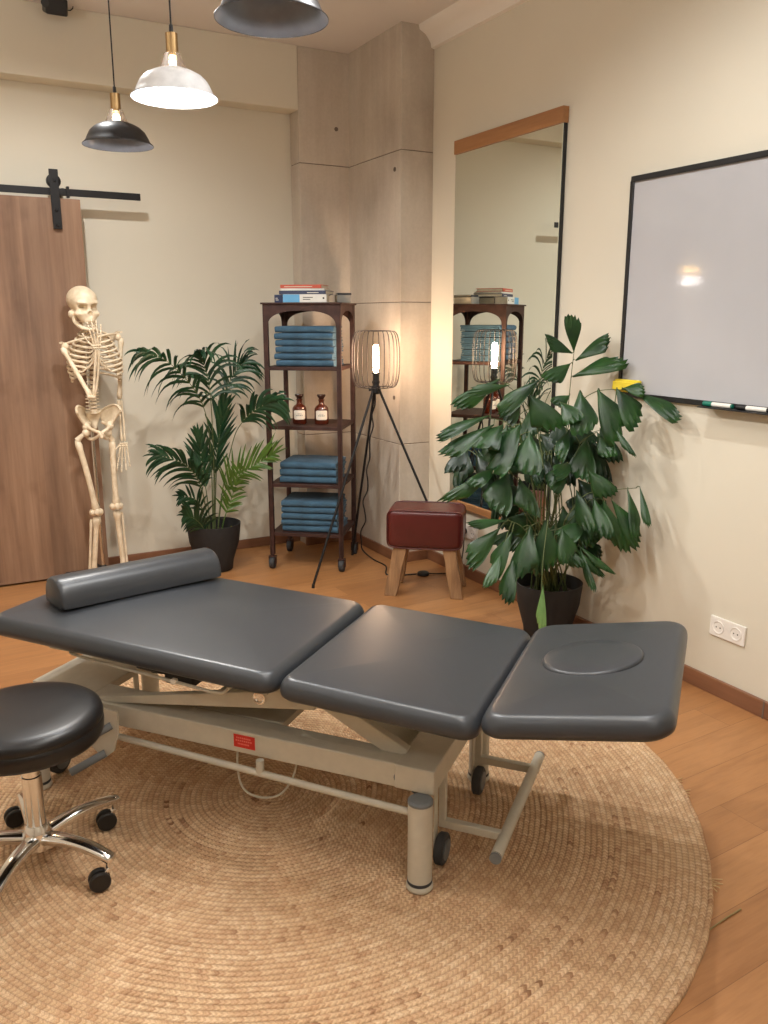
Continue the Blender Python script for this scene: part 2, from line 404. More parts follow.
# skirting
struct(MB().bx((XR-.016, YF, 0), (XR, 4.49, .072)).build('baseboard_right', M['base'], bevel=.003))
bb = MB().bx((.3, YB-.016, 0), (2.21, YB, .062))
struct(bb.build('baseboard_back', M['base_x'], bevel=.003))
bc = MB().bx((2.196, 5.154, 0), (2.56, 5.17, .062)); bc.bx((2.544, 4.476, 0), (2.56, 5.154, .066)); bc.bx((2.56, 4.474, 0), (2.764, 4.49, .066))
struct(bc.build('baseboard_column', M['base'], bevel=.003))
# skirting joint where the next length begins
MB().bx((XR-.018, 1.93, 0), (XR-.015, 1.936, .073)).build('joint', M['seam'], bpy.data.objects['baseboard_right'])

# sliding barn door
dr = struct(MB().bx((-.15, 5.17, .012), (.868, 5.21, 2.196)).build('door_1', M['door'], bevel=.002))
hx = .735
hg = MB().bx((hx-.024, 5.150, 2.03), (hx+.024, 5.158, 2.345))
hg.lathe((hx, 5.175, 2.285), [(.0, -.017), (.036, -.017), (.038, -.012), (.038, .012), (.03, .017), (0, .017)], 28, (0, -1, 0))
hang = hg.build('hanger', M['black'], dr, bevel=.002)
for z in (2.05, 2.13, 2.285): MB().lathe((hx, 5.150, z), [(.009, 0), (.009, .004), (.006, .007), (0, .007)], 12, (0, -1, 0)).build('bolt', M['black'], hang)
rl = thing('door_rail', 'black flat steel rail for the sliding wooden door, fixed on the back wall', 'rail', (.5, 5.2, 2.21))
MB().bx((-.5, 5.178, 2.212), (1.208, 5.190, 2.250)).build('bar', M['black'], rl, bevel=.001)
for x in (.32, .78):
    MB().lathe((x, YB, 2.231), [(.016, 0), (.016, .12), (.021, .121), (.021, .132), (.0, .134)], 18, (0, -1, 0)).build('standoff', M['black'], rl)
MB().bx((.80, 5.170, 2.202), (.815, 5.196, 2.262)).build('door_stop', M['black'], rl, bevel=.002)

# ---------------------------------------------------------------- pendants
def pendant(x, y, zr, shade, lining, label, power, nm='pendant_lamp', color=WARM, rad=.135, lz=.012, kind='SPOT'):
    t = thing(nm, label, 'lamp', (x, y, CZ), 0, None)
    outer = [(.024, .12), (.034, .1), (.044, .082), (.066, .074), (.088, .063), (.105, .047), (.115, .028), (.122, .012), (rad, 0)]
    s = [(r, zr+z) for r, z in outer]; inn = [(max(.02, r-.003), zr+z-.002) for r, z in outer[::-1]]
    inn[0] = (rad-.001, zr-.001)
    neck_z = .10
    o_ = [(r, z) for r, z in s if z-zr <= .084]; i_ = [(r, z) for r, z in inn if z-zr <= .084]
    MB().lathe((x, y, 0), o_ + [(i_[0][0]+.001, i_[0][1]-.001)], 56, cap=False).build('shade', shade, t, smooth=60)
    MB().lathe((x, y, 0), i_, 56, cap=False).build('lining', lining, t, smooth=60)
    MB().lathe((x, y, 0), [(.044, zr+.082), (.038, zr+.094), (.031, zr+.112), (.026, zr+.126), (.0235, zr+.126), (.028, zr+.112), (.035, zr+.094), (.041, zr+.082)], 40, cap=False).build('glass_neck', M['neck'], t, smooth=60)
    MB().lathe((x, y, 0), [(0, zr+.122), (.021, zr+.122), (.021, zr+.126), (.019, zr+.128), (.019, zr+.185), (.0, zr+.187)], 28).build('socket', M['brass'], t)
    MB().lathe((x, y, 0), [(.0, zr+.180), (.007, zr+.182), (.006, zr+.208), (.003, zr+.212)], 12).build('cord_grip', M['cord'], t)
    MB().tube([(x, y, zr+.2), (x, y, CZ-.02)], .0028, 8).build('cord', M['cord'], t)
    MB().lathe((x, y, 0), [(0, CZ-.03), (.045, CZ-.03), (.05, CZ-.024), (.05, CZ), (0, CZ)], 28).build('ceiling_rose', M['blackp'], t)
    MB().ball((x, y, zr+.092), (.018, .018, .026), 20, 14).build('bulb', M['bulb'], t)
    l = light('pendant_light', kind, (x, y, zr+lz), power, color, .04, spot=R(168) if kind == 'SPOT' else None); l.parent = t; l.location = (0, 0, zr+lz-CZ)
pendant(.758, 3.564, 2.206, M['shade_black'], M['shade_grey'], 'black pendant lamp with brass socket, hanging beside the white one, smallest in view', 60)
pendant(.789, 2.837, 2.229, M['shade_white'], M['shade_in'], 'white pendant lamp with brass socket and brightly lit white inside', 15, color=(1, .95, .88), lz=.03, kind='POINT')
pendant(.812, 2.046, 2.240, M['shade_black'], M['shade_grey'], 'large dark pendant lamp cut off by the top edge of the picture', 40)
pendant(.84, 1.30, 2.19, M['shade_black'], M['shade_grey'], 'black pendant lamp over the head end of the treatment table, outside the photograph', 30)

# ceiling mounted projector in the top left
t = thing('ceiling_speaker', 'small black device with a looped cable hung at the upper left of the back wall', 'speaker', (.77, 5.10, CZ))
MB().box((.80, 5.06, 3.135), (.11, .13, .08), Matrix.Rotation(R(20), 3, 'X')).build('body', M['blackp'], t, bevel=.01)
MB().lathe((.74, 4.99, 3.12), [(0, 0), (.018, 0), (.02, .012), (.0, .014)], 20, (0, -1, -.3)).build('lens', M['dgrey'], t)
MB().tube([(.83, 5.10, 3.145), (.86, 5.11, 3.138), (.885, 5.11, 3.14), (.90, 5.12, 3.155), (.905, 5.14, CZ)], .003, 8).build('cable', M['cord'], t)

# added lamp, out of view on the left, for the whiteboard glow
t = thing('added_glow_lamp', 'added wall lamp with crystal shade, out of view, put in for the whiteboard glow', 'lamp', (-.27, YB, 1.88))
MB().bx((-.30, 5.28, 1.80), (-.24, YB, 2.0)).build('back_plate', M['brass'], t, bevel=.004)
g1 = MB(); g2 = MB(); rr = random.Random(3)
for k in range(26):
    p = (-.27+rr.uniform(-.13, .13), 5.20+rr.uniform(-.04, .04), 1.935+rr.uniform(-.018, .02)); MB().ball(p, rr.uniform(.006, .013), 8, 6).build('crystal', M['scon'], t)
    p = (-.27+rr.uniform(-.15, .15), 5.20+rr.uniform(-.04, .04), 1.85+rr.uniform(-.022, .02)); MB().ball(p, rr.uniform(.008, .016), 8, 6).build('crystal', M['sconw'], t)
MB().tube([(-.27, 5.29, 1.9), (-.27, 5.2, 1.9)], .008).build('arm', M['brass'], t)
MB().tube([(-.41, 5.2, 1.893), (-.13, 5.2, 1.893)], .005).build('rail', M['brass'], t)

# ---------------------------------------------------------------- mirror
t = thing('wall_mirror', 'tall mirror with wooden top and bottom bars hung on the right wall', 'mirror', (2.75, 3.745, .43))
MB().bx((2.752, 3.292, .44), (2.758, 4.203, 2.50)).build('mirror_glass', M['mirror'], t)
MB().bx((2.7585, 3.289, .45), (XR-.002, 4.20, 2.49)).build('backing', M['blackp'], t)
MB().bx((2.742, 3.283, 2.440), (XR-.002, 4.208, 2.512)).build('wooden_bar', M['barwood'], t, bevel=.002)
MB().bx((2.742, 3.283, .428), (XR-.002, 4.208, .468)).build('wooden_bar', M['barwood'], t, bevel=.002)

# ---------------------------------------------------------------- whiteboard
t = thing('whiteboard', 'large whiteboard with thin black frame mounted on the right wall', 'whiteboard', (2.76, 1.93, 1.2))
MB().bx((2.762, 1.05, 1.215), (XR-.001, 2.815, 2.125)).build('writing_surface', M['wb'], t)
fr = MB()
fr.bx((2.755, 1.03, 2.118), (XR-.001, 2.832, 2.140)); fr.bx((2.755, 1.03, 1.200), (XR-.001, 2.832, 1.222))
fr.bx((2.755, 2.815, 1.222), (XR-.001, 2.832, 2.118)); fr.bx((2.755, 1.03, 1.222), (XR-.001, 1.047, 2.118))
fr.build('frame', M['blackp'], t, bevel=.002)
MB().bx((2.70, 1.3, 1.1985), (2.757, 2.33, 1.2035)).build('pen_ledge', M['blackp'], t, bevel=.002)
t = thing('board_eraser', 'yellow felt board eraser stuck on the lower left corner of the whiteboard', 'eraser', (2.74, 2.76, 1.235))
MB().bx((2.728, 2.685, 1.225), (2.754, 2.828, 1.280)).build('felt', M['yellow'], t, bevel=.006)
MB().bx((2.716, 2.685, 1.233), (2.727, 2.828, 1.272)).build('grip', M['yellow'], t, bevel=.004)
def marker(y0, cap, label):
    t = thing('board_marker', label, 'marker', (2.73, y0-.065, 1.2035), 0, 'markers on the whiteboard ledge')
    MB().tube([(2.73, y0-.04, 1.2135), (2.73, y0-.135, 1.2135)], .0093, 16).build('barrel', M['white'], t)
    MB().tube([(2.73, y0, 1.2135), (2.73, y0-.003, 1.2135), (2.73, y0-.045, 1.2135)], [.007, .0098, .0102], 16).build('cap', cap, t)
    MB().tube([(2.73, y0-.055, 1.2057), (2.73, y0-.105, 1.2057)], .0096, 12).build('print', M['ink'], t) if False else None
    MB().tube([(2.73, y0-.134, 1.2135), (2.73, y0-.142, 1.2135)], .0085, 12).build('end_plug', cap, t)
marker(2.325, M['green'], 'white board marker with green cap under the whiteboard')
marker(2.165, M['blackp'], 'white board marker with black cap at the right picture edge')

# ---------------------------------------------------------------- sockets
def socket(y0, y1, z0, z1, label, n=2):
    t = thing('power_socket', label, 'socket', (XR, (y0+y1)/2, z0))
    MB().bx((XR-.010, y0, z0), (XR-.0005, y1, z1)).build('cover_plate', M['white'], t, bevel=.003)
    for k in range(n):
        yc = y0+(y1-y0)*(k+.5)/n; zc = (z0+z1)/2
        MB().lathe((XR-.010, yc, zc), [(.028, -.001), (.028, .0025), (.0255, .003), (.0225, .001), (.0195, -.0005), (0, -.0006)], 28, (-1, 0, 0)).build('socket_well', M['white'], t)
        for dy in (-.0095, .0095): MB().lathe((XR-.0105, yc+dy, zc), [(.003, 0), (.003, .0006), (0, .0007)], 10, (-1, 0, 0)).build('pin_hole', M['ink'], t)
socket(2.055, 2.226, .255, .340, 'double white power socket low on the right wall below the whiteboard')
socket(3.93, 4.09, .245, .33, 'white power socket low on the wall beside the leather bench')

# ---------------------------------------------------------------- rug
RC = Vector((.872, 2.365, 0)); PIT = .0172; RR = 1.358
prof = []; nr = 80
segs = 220
rb = MB(); rows = []
rads = []
for i in range(nr):
    for q, hgt in ((.0, .0072), (.25, .0098), (.5, .0106), (.75, .0098)): rads.append(((i+q)*PIT, hgt))
rads[0] = (.002, .0100); rads += [(nr*PIT-.001, .006), (nr*PIT, .001)]
vs = []; fs = []
for j, (r, h) in enumerate(rads):
    for k in range(segs):
        a = 2*PI*k/segs
        wob = 1+.004*math.sin(3*a+1)+.002*math.sin(11*a)+(.0012*math.sin(47*a) if j > len(rads)-8 else 0)
        rr_ = r*wob if r > .1 else r
        vs.append((rr_*math.cos(a), rr_*math.sin(a), h))
m = len(rads)
for j in range(m-1):
    for k in range(segs): fs.append((j*segs+k, (j+1)*segs+k, (j+1)*segs+(k+1) % segs, j*segs+(k+1) % segs))
fs.append(tuple(range(segs)))
rug = MB().add(vs, fs).build('jute_rug', M['rug'], smooth=80)
rug.location = RC; WM[rug.name] = Matrix.Translation(RC)
tag(rug, 'round braided natural jute rug under the treatment table', 'rug')
fr = MB()
for px, py in ((714, 883), (716, 888), (700, 794), (692, 782)):
    d = ray(px, py); c = CAM+d*(-H/d.z); v = (c-RC).normalized(); sd = Vector((-v.y, v.x, 0))
    a = RC+v*(RR-.012)
    for q in range(3): MB().tube([a+Vector((0, 0, .006)), a+v*.02+sd*.006*(q-1)+Vector((0, 0, .007)), a+v*(.035+.008*q)+sd*.02*(q-1)+Vector((0, 0, .003))], .0016, 6).build('loose_strand', M['straw'], rug)
def flo(px, py, z=0):
    d = ray(px, py); return CAM + d*((z-H)/d.z)
a, b = flo(709, 930, .003), flo(741, 909, .003)
o = MB().tube([a, (a+b)/2+Vector((.003, .002, .001)), b], .0022, 6).build('straw', M['cane'])
tag(recentre(o, a), 'single loose straw on the floor to the right of the rug', 'straw')

# ---------------------------------------------------------------- shelf rack
SA = R(-38); SC = Vector((2.10, 4.795, 0))
SW, SD = .468, .42
t = thing('shelf_rack', 'dark brown metal shelf rack on casters with arched top', 'shelf', SC, SA)
shelf = t
hw, hd = SW/2, SD/2
def lb(a, b): return MB().bx(a, b)
ZS = [.235, .548, .905, 1.262]; ZT = 1.635
for z in ZS: MB().bx((-hw+.006, -hd+.006, z-.022), (hw-.006, hd-.006, z)).build('shelf_board', M['rust'], t, bevel=.002, local=True)
MB().bx((-hw-.012, -hd-.012, ZT-.010), (hw+.012, hd+.012, ZT)).build('top_board', M['rust'], t, bevel=.002, local=True)
for sx in (-1, 1):
    for sy in (-1, 1):
        lg = MB(); x0, y0 = sx*hw, sy*hd
        lg.bx((x0-.014 if sx > 0 else x0, y0-.004 if sy > 0 else y0, .09), (x0 if sx > 0 else x0+.014, y0 if sy > 0 else y0+.004, ZT-.01))
        lg.bx((x0-.004 if sx > 0 else x0, y0-.024 if sy > 0 else y0, .09), (x0 if sx > 0 else x0+.004, y0 if sy > 0 else y0+.024, ZT-.01))
        lg.bx((x0-.026 if sx > 0 else x0, y0-.026 if sy > 0 else y0, .09), (x0 if sx > 0 else x0+.026, y0 if sy > 0 else y0+.026, ZT-.01))
        lg.build('post', M['rust'], t, bevel=.0015, local=True)
        cx, cy = x0-sx*.01, y0-sy*.01
        cs = MB().tube([(cx, cy, .12), (cx, cy, .078)], .009, 12)
        cs.bx((cx-.023, cy-.014, .028), (cx-.018, cy+.014, .078)); cs.bx((cx+.018, cy-.014, .028), (cx+.023, cy+.014, .078)); cs.bx((cx-.023, cy-.014, .075), (cx+.023, cy+.014, .082))
        c_ = cs.build('caster', M['rust'], t, bevel=.001, local=True)
        MB().lathe((cx-.016, cy, .037), [(0, 0), (.033, 0), (.037, .004), (.037, .028), (.033, .032), (0, .032)], 24, (1, 0, 0)).build('wheel', M['dgrey'], c_, local=True)
def arch(p0, p1, ax, name):
    # spandrel panel between two posts under the top board
    a, b = Vector(p0), Vector(p1); L = (b-a).length; d = (b-a).normalized(); n = Vector((-d.y, d.x, 0))
    pts = [(0, 0), (0, -.115)]
    Rr = L/2-.028
    for k in range(0, 25):
        q = PI - PI*k/24
        x = L/2+math.copysign(abs(math.cos(q))**.85, math.cos(q))*Rr; z = -.135+math.sin(q)**.7*.098
        pts.append((x, z))
    pts += [(L, -.115), (L, 0)]
    # strips so that the faces stay planar quads
    mb = MB()
    inner_ = pts[2:-2]
    top = [(x, 0) for x, z in inner_]
    for (xa, za), (xb, zb) in zip(inner_[:-1], inner_[1:]):
        q = [a+d*xa+Vector((0, 0, 0)), a+d*xb, a+d*xb+Vector((0, 0, zb)), a+d*xa+Vector((0, 0, za))]
        mb.extrude([q[0], q[1], q[2], q[3]], n*.004)
    for xa, xb in ((0, inner_[0][0]), (inner_[-1][0], L)):
        mb.extrude([a+d*xa, a+d*xb, a+d*xb+Vector((0, 0, -.135)), a+d*xa+Vector((0, 0, -.135))], n*.004)
    mb.build(name, M['rust'], t, local=True)
zt = ZT-.010
arch((-hw, -hd-.001, zt), (hw, -hd-.001, zt), 0, 'arch_panel'); arch((-hw, hd-.004, zt), (hw, hd-.004, zt), 0, 'arch_panel')
arch((hw+.001, -hd, zt), (hw+.001, hd, zt), 1, 'arch_panel'); arch((-hw+.004, -hd, zt), (-hw+.004, hd, zt), 1, 'arch_panel')

# towels
def towel_mesh(seed, W=.355, D=.29, T=.036):
    rr = random.Random(seed); mb = MB()
    # folded twice: outer wrap round the front, two inner plies
    nU = 26
    outer = []
    for k in range(9):
        a = -PI/2 - PI*k/8
        outer.append((math.cos(a)*T/2*.95-D/2+T/2, math.sin(a)*T/2+T/2))
    ply = outer + [(D/2, T), (D/2, T*.78), (D/2-.01, T*.74), (-D/2+T*.55, T*.74), (-D/2+T*.42, T*.5), (-D/2+T*.55, T*.26), (D/2-.01, T*.26), (D/2, T*.22), (D/2, 0)]
    inn = [(-D/2+T*.6, T*.5), (-D/2+T*.75, T*.30), (D/2-.004, T*.30), (D/2, T*.5), (D/2-.004, T*.70), (-D/2+T*.75, T*.70)]
    for pr, ins in ((ply, 0), (inn, .004)):
        n = len(pr); vs = []
        for i in range(nU+1):
            u = i/nU; x = -W/2+ins+(W-2*ins)*u
            for j, (y, z) in enumerate(pr):
                nz = noise.noise(Vector((x*9+seed*3.1, y*11, z*14+seed)))
                edge = min(u, 1-u)*W; sag = -.003*max(0, 1-edge/.02)
                vs.append((x+nz*.006, y+nz*.007, max(.0005, z+nz*.0028*(z/T)+(sag if z > T*.6 else 0))))
        fs = [(i*n+j, i*n+(j+1) % n, (i+1)*n+(j+1) % n, (i+1)*n+j) for i in range(nU) for j in range(n)]
        fs += [tuple(range(n))[::-1], tuple(nU*n+j for j in range(n))]
        mb.add(vs, fs)
    return mb
protos = []
for k in range(3):
    o = towel_mesh(k+1).build('folded_towel', M['towel'], smooth=70); protos.append(o)
used = [False]*3
sm = Matrix.Translation(SC) @ Matrix.Rotation(SA, 4, 'Z')
def put_towels(z0, n, T, group, where, lx=.0, seed=0):
    rr = random.Random(seed)
    word = ['lowest', 'second from the bottom', 'third from the bottom', 'fourth from the bottom', 'fifth from the bottom']
    for k in range(n):
        p = protos[(k+seed) % 3]
        if used[(k+seed) % 3]: o = p.copy(); COL.objects.link(o)
        else: o = p; used[(k+seed) % 3] = True
        pos = sm @ Vector((lx+rr.uniform(-.006, .006), -.035+rr.uniform(-.006, .006), z0+.0008+k*(T+.0022)))
        o.location = pos; o.rotation_euler = (0, 0, SA+rr.uniform(-.03, .03)); o.scale = (1, 1, T/.036)
        w_ = 'topmost' if k == n-1 else word[k]
        tag(o, 'folded blue towel, %s %s' % (w_, where), 'towel', group)
put_towels(ZS[3], 6, .0375, 'towels on the second level of the rack', 'of the six under the rack arch', 0, 0)
put_towels(ZS[1], 3, .042, 'towels on the fourth level of the rack', 'of the three below the bottles', .01, 1)
put_towels(ZS[0], 5, .038, 'towels on the bottom level of the rack', 'of the five on the lowest board', .01, 2)

# bottles
def bottle(loc, label):
    t = thing('apothecary_bottle', label, 'bottle', loc, 0, 'amber bottles on the rack')
    x, y, z = loc
    K = 1.1
    pr = [(0, .001), (.036, .001), (.040, .006), (.040, .082), (.038, .092), (.030, .103), (.019, .110), (.0155, .116), (.0155, .132), (.019, .135), (.019, .139), (.0, .1395)]
    MB().lathe((x, y, z), [(a*K, b*K) for a, b in pr], 36).build('body', M['amber'], t, smooth=50)
    MB().lathe((x, y, z), [(a*K, b*K) for a, b in [(.0, .140), (.013, .140), (.0155, .146), (.024, .158), (.025, .163), (.022, .167), (0, .168)]], 28).build('stopper', M['amberdark'], t, smooth=50)
    vs = []; fs = []; n = 16
    ca = math.atan2(-y, -x)
    for i in range(n+1):
        a = ca + (i/n-.5)*1.75
        for j in range(2):
            zz = .028+.052*j; e = .006*max(0, abs(i/n-.5)*2-.8)/.2; zz += e if j == 0 else -e
            vs.append((x+.0408*K*math.cos(a), y+.0408*K*math.sin(a), z+zz*K))
    fs = [(2*i, 2*i+2, 2*i+3, 2*i+1) for i in range(n)]
    lo = MB().add(vs, fs).build('paper_label', M['label'], t, smooth=80)
    mk = MB()
    for (zz, a0, a1, h) in ((.058, -.28, .28, .003), (.048, -.45, .42, .0055)):
        N = 14
        for i in range(N):
            if i % 4 == 3: continue
            b0 = ca+a0+(a1-a0)*i/N; b1 = ca+a0+(a1-a0)*(i+.7)/N
            q = [(x+.0413*K*math.cos(b), y+.0413*K*math.sin(b), z+v*K) for b, v in ((b0, zz), (b1, zz), (b1, zz+h), (b0, zz+h))]
            mk.add(q, [(0, 1, 2, 3)])
    mk.build('lettering', M['ink'], lo)
for lx, lab in ((-.062, 'amber glass apothecary bottle with white label, left one on the rack'), (.078, 'amber glass apothecary bottle with white label, right one on the rack')):
    p = sm @ Vector((lx, -.07, ZS[2]+.0005)); bottle(tuple(p), lab)

# books
def mcol(n, c, r=.5): return plain(n, srgb(*c), r, var=.03)
MBK = dict(navy=mcol('navy_cover', (28, 44, 82)), sky=mcol('sky_cover', (96, 164, 208)), wht=mcol('white_cover', (222, 220, 212)), dk=mcol('slate_cover', (52, 58, 84)), red=mcol('red_cover', (190, 84, 62)), gry=mcol('grey_cover', (132, 128, 120)), blk=mcol('black_cover', (40, 40, 44)))
def book(label, cen, L, D, T, rot, cover, blocks=(), z=0):
    """spine faces local -y"""
    c = sm @ Vector((cen[0], cen[1], z)); t = thing('book', label, 'book', tuple(c), SA+rot, 'books on top of the rack')
    cv = MB(); th = .003
    cv.bx((-L/2, -D/2, 0), (L/2, D/2, th)); cv.bx((-L/2, -D/2, T-th), (L/2, D/2, T)); cv.bx((-L/2, -D/2-.002, .0), (L/2, -D/2+.002, T))
    cv.build('cover', cover, t, bevel=.0012, local=True)
    MB().bx((-L/2+.004, -D/2+.002, th), (L/2-.004, D/2-.005, T-th)).build('pages', M['paper'], t, local=True)
    for (x0, x1, z0, z1, mt, nm) in blocks:
        MB().bx((x0, -D/2-.0032, z0), (x1, -D/2-.002, z1)).build(nm, mt, t, local=True)
zt = ZT+.0005
book('thick book with navy spine lying behind the light blue one', (-.045, .0), .30, .20, .046, .04, MBK['navy'], [(-.143, -.125, .014, .018, M['label'], 'title_line'), (-.143, -.130, .024, .028, M['label'], 'title_line')], zt)
book('thick book with light blue and white spine, lowest of the stack', (.018, -.150), .262, .09, .046, .02, MBK['wht'], [(-.130, -.030, .001, .045, MBK['sky'], 'blue_panel'), (-.010, .050, .026, .030, M['ink'], 'title_line'), (-.010, .034, .015, .019, M['ink'], 'title_line'), (.108, .118, .019, .029, M['ink'], 'emblem')], zt)
book('slate blue book in the stack, between the light blue and red ones', (-.005, -.05), .285, .20, .022, -.02, MBK['dk'], [(.03, .10, .008, .012, M['label'], 'title_line')], zt+.0465)
book('thin pale book just below the red book', (-.01, -.05), .265, .19, .012, .03, MBK['wht'], [], zt+.069)
book('red book on top of the stack on the rack', (-.016, -.055), .25, .185, .021, .0, MBK['red'], [(-.10, .07, .007, .011, M['paper'], 'title_line')], zt+.0815)
book('grey bound book at the back right of the rack top', (.185, .08), .085, .15, .046, .35, MBK['gry'], [], zt)
book('black slim book resting on the grey book at the back right', (.190, .085), .085, .15, .012, .30, MBK['blk'], [], zt+.0465)

# ---------------------------------------------------------------- tripod floor lamp
LC = Vector((2.325, 4.365, 0))
t = thing('floor_lamp', 'black tripod floor lamp with round wire cage shade and lit tube bulb', 'lamp', LC)
hub = LC+Vector((0, 0, 1.138))
feet = [Vector((1.86, 4.283, .0)), Vector((2.70, 3.995, 0)), Vector((2.375, 4.80, 0))]
for fpt in feet:
    d = (fpt-hub).normalized(); h0 = hub+Vector((fpt.x-LC.x, fpt.y-LC.y, 0)).normalized()*.018
    l_ = MB().tube([h0, fpt+Vector((0, 0, .012))], .0075, 12).build('leg', M['black'], t)
    MB().tube([fpt+Vector((0, 0, .0005)), fpt+Vector((0, 0, .018))-d*.006], [.0095, .0085], 12).build('rubber_foot', M['blackp'], l_)
MB().lathe(hub, [(0, -.03), (.02, -.03), (.028, -.022), (.028, .012), (.022, .02), (.0, .02)], 24).build('hub', M['black'], t)
MB().lathe(hub, [(0, .02), (.019, .02), (.019, .03), (.023, .034), (.023, .046), (.018, .05), (.018, .085), (.025, .088), (.025, .096), (0, .097)], 24).build('socket', M['blackp'], t)
for k in range(3):
    a = k*2.1+.5; MB().tube([hub+Vector((.02*math.cos(a), .02*math.sin(a), -.005)), hub+Vector((.042*math.cos(a), .042*math.sin(a), -.005))], [.006, .010], 12).build('wing_screw', M['black'], t)
cage = MB(); zc = hub.z+.172; RW = .142; hh = .163
nw = 26
for k in range(nw):
    a = 2*PI*k/nw; pts = []
    for j in range(19):
        q = -PI/2 + PI*j/18
        rr_ = RW*(.62+.38*abs(math.cos(q))**.55) if abs(math.cos(q)) > 1e-4 else RW*.62
        pts.append(LC+Vector((rr_*math.cos(a), rr_*math.sin(a), zc+math.copysign(abs(math.sin(q))**.8, math.sin(q))*hh)))
    cage.tube(pts, .0019, 6)
def ring(r, z, rad, n=48): return [LC+Vector((r*math.cos(2*PI*i/n), r*math.sin(2*PI*i/n), z)) for i in range(n+1)]
cage.tube(ring(RW*.62, zc+hh, 0), .0028, 6, cap=False); cage.tube(ring(RW*.62, zc-hh, 0), .0028, 6, cap=False)
for k in range(3):
    a = k*2*PI/3+.3; cage.tube([LC+Vector((RW*.62*math.cos(a), RW*.62*math.sin(a), zc-hh)), LC+Vector((.02*math.cos(a), .02*math.sin(a), zc-hh+.002))], .0022, 6)
cage.build('wire_cage', M['wire'], t)
bz = hub.z+.097
MB().lathe(LC, [(0, bz), (.012, bz), (.0145, bz+.012), (.0185, bz+.022), (.0185, bz+.135), (.015, bz+.152), (.007, bz+.160), (0, bz+.161)], 20).build('bulb', M['bulb2'], t, smooth=70)
cp = [hub+Vector((.0, .01, -.02)), hub+Vector((.02, .05, -.10))]
for k in range(14):
    u = k/13; p = (hub+Vector((.01, .06, -.16)))*(1-u)+Vector((2.40, 4.72, .05))*u
    cp.append(p+Vector((.012*math.sin(k*2.1), .010*math.cos(k*1.6), 0)))
cp += [Vector((2.44, 4.62, .006)), Vector((2.44, 4.45, .006)), Vector((2.36, 4.30, .006)), Vector((2.42, 4.24, .006)), Vector((2.52, 4.20, .010))]
def smoothpath(pts, k=4):
    out = []
    n = len(pts)
    for i in range(n-1):
        p0, p1, p2, p3 = pts[max(i-1, 0)], pts[i], pts[i+1], pts[min(i+2, n-1)]
        for j in range(k):
            u = j/k; out.append(.5*((2*p1)+(p2-p0)*u+(2*p0-5*p1+4*p2-p3)*u*u+(3*p1-p0-3*p2+p3)*u**3))
    out.append(pts[-1]); return out
MB().tube(smoothpath(cp), .0045, 8).build('cable', M['cord'], t)
sw = MB().lathe((2.56, 4.19, .0005), [(0, 0), (.036, 0), (.038, .006), (.034, .018), (.02, .024), (0, .025)], 24).build('foot_switch', M['blackp'], t)
MB().tube(smoothpath([Vector((2.59, 4.18, .010)), Vector((2.66, 4.15, .006)), Vector((2.735, 4.07, .03)), Vector((2.75, 4.04, .16)), Vector((2.76, 4.045, .27))]), .0035, 8).build('cable', M['cord'], t)
MB().lathe((2.769, 4.048, .288), [(0, 0), (.019, 0), (.019, .02), (.012, .034), (0, .035)], 20, (-1, 0, 0)).build('plug', M['blackp'], t)

# ---------------------------------------------------------------- pommel bench
BA = R(-38); BC = Vector((2.425, 3.935, 0))
t = thing('leather_bench', 'small oxblood leather vaulting bench on splayed rough wooden legs', 'bench', BC, BA)
def roundbox(L, W, Hh, r, n=5, puff=0.0):
    """box with all edges rounded, centred on xy, from z 0 to Hh; returns MB"""
    mb = MB(); N = 16
    def sup(a, b, p): return (abs(a)**p, b)
    vs = []; rows = 22; cols = 64
    for i in range(rows+1):
        ph = -PI/2+PI*i/rows
        cz, sz = math.cos(ph), math.sin(ph)
        e = .22
        kz = math.copysign(abs(sz)**e, sz); kr = abs(cz)**e
        for k in range(cols):
            a = 2*PI*k/cols; c, s_ = math.cos(a), math.sin(a)
            x = math.copysign(abs(c)**e, c); y = math.copysign(abs(s_)**e, s_)
            vs.append((x*kr*L/2, y*kr*W/2, Hh/2+kz*Hh/2))
    return mb.add(vs, [(i*cols+k, i*cols+(k+1) % cols, (i+1)*cols+(k+1) % cols, (i+1)*cols+k) for i in range(rows) for k in range(cols)])
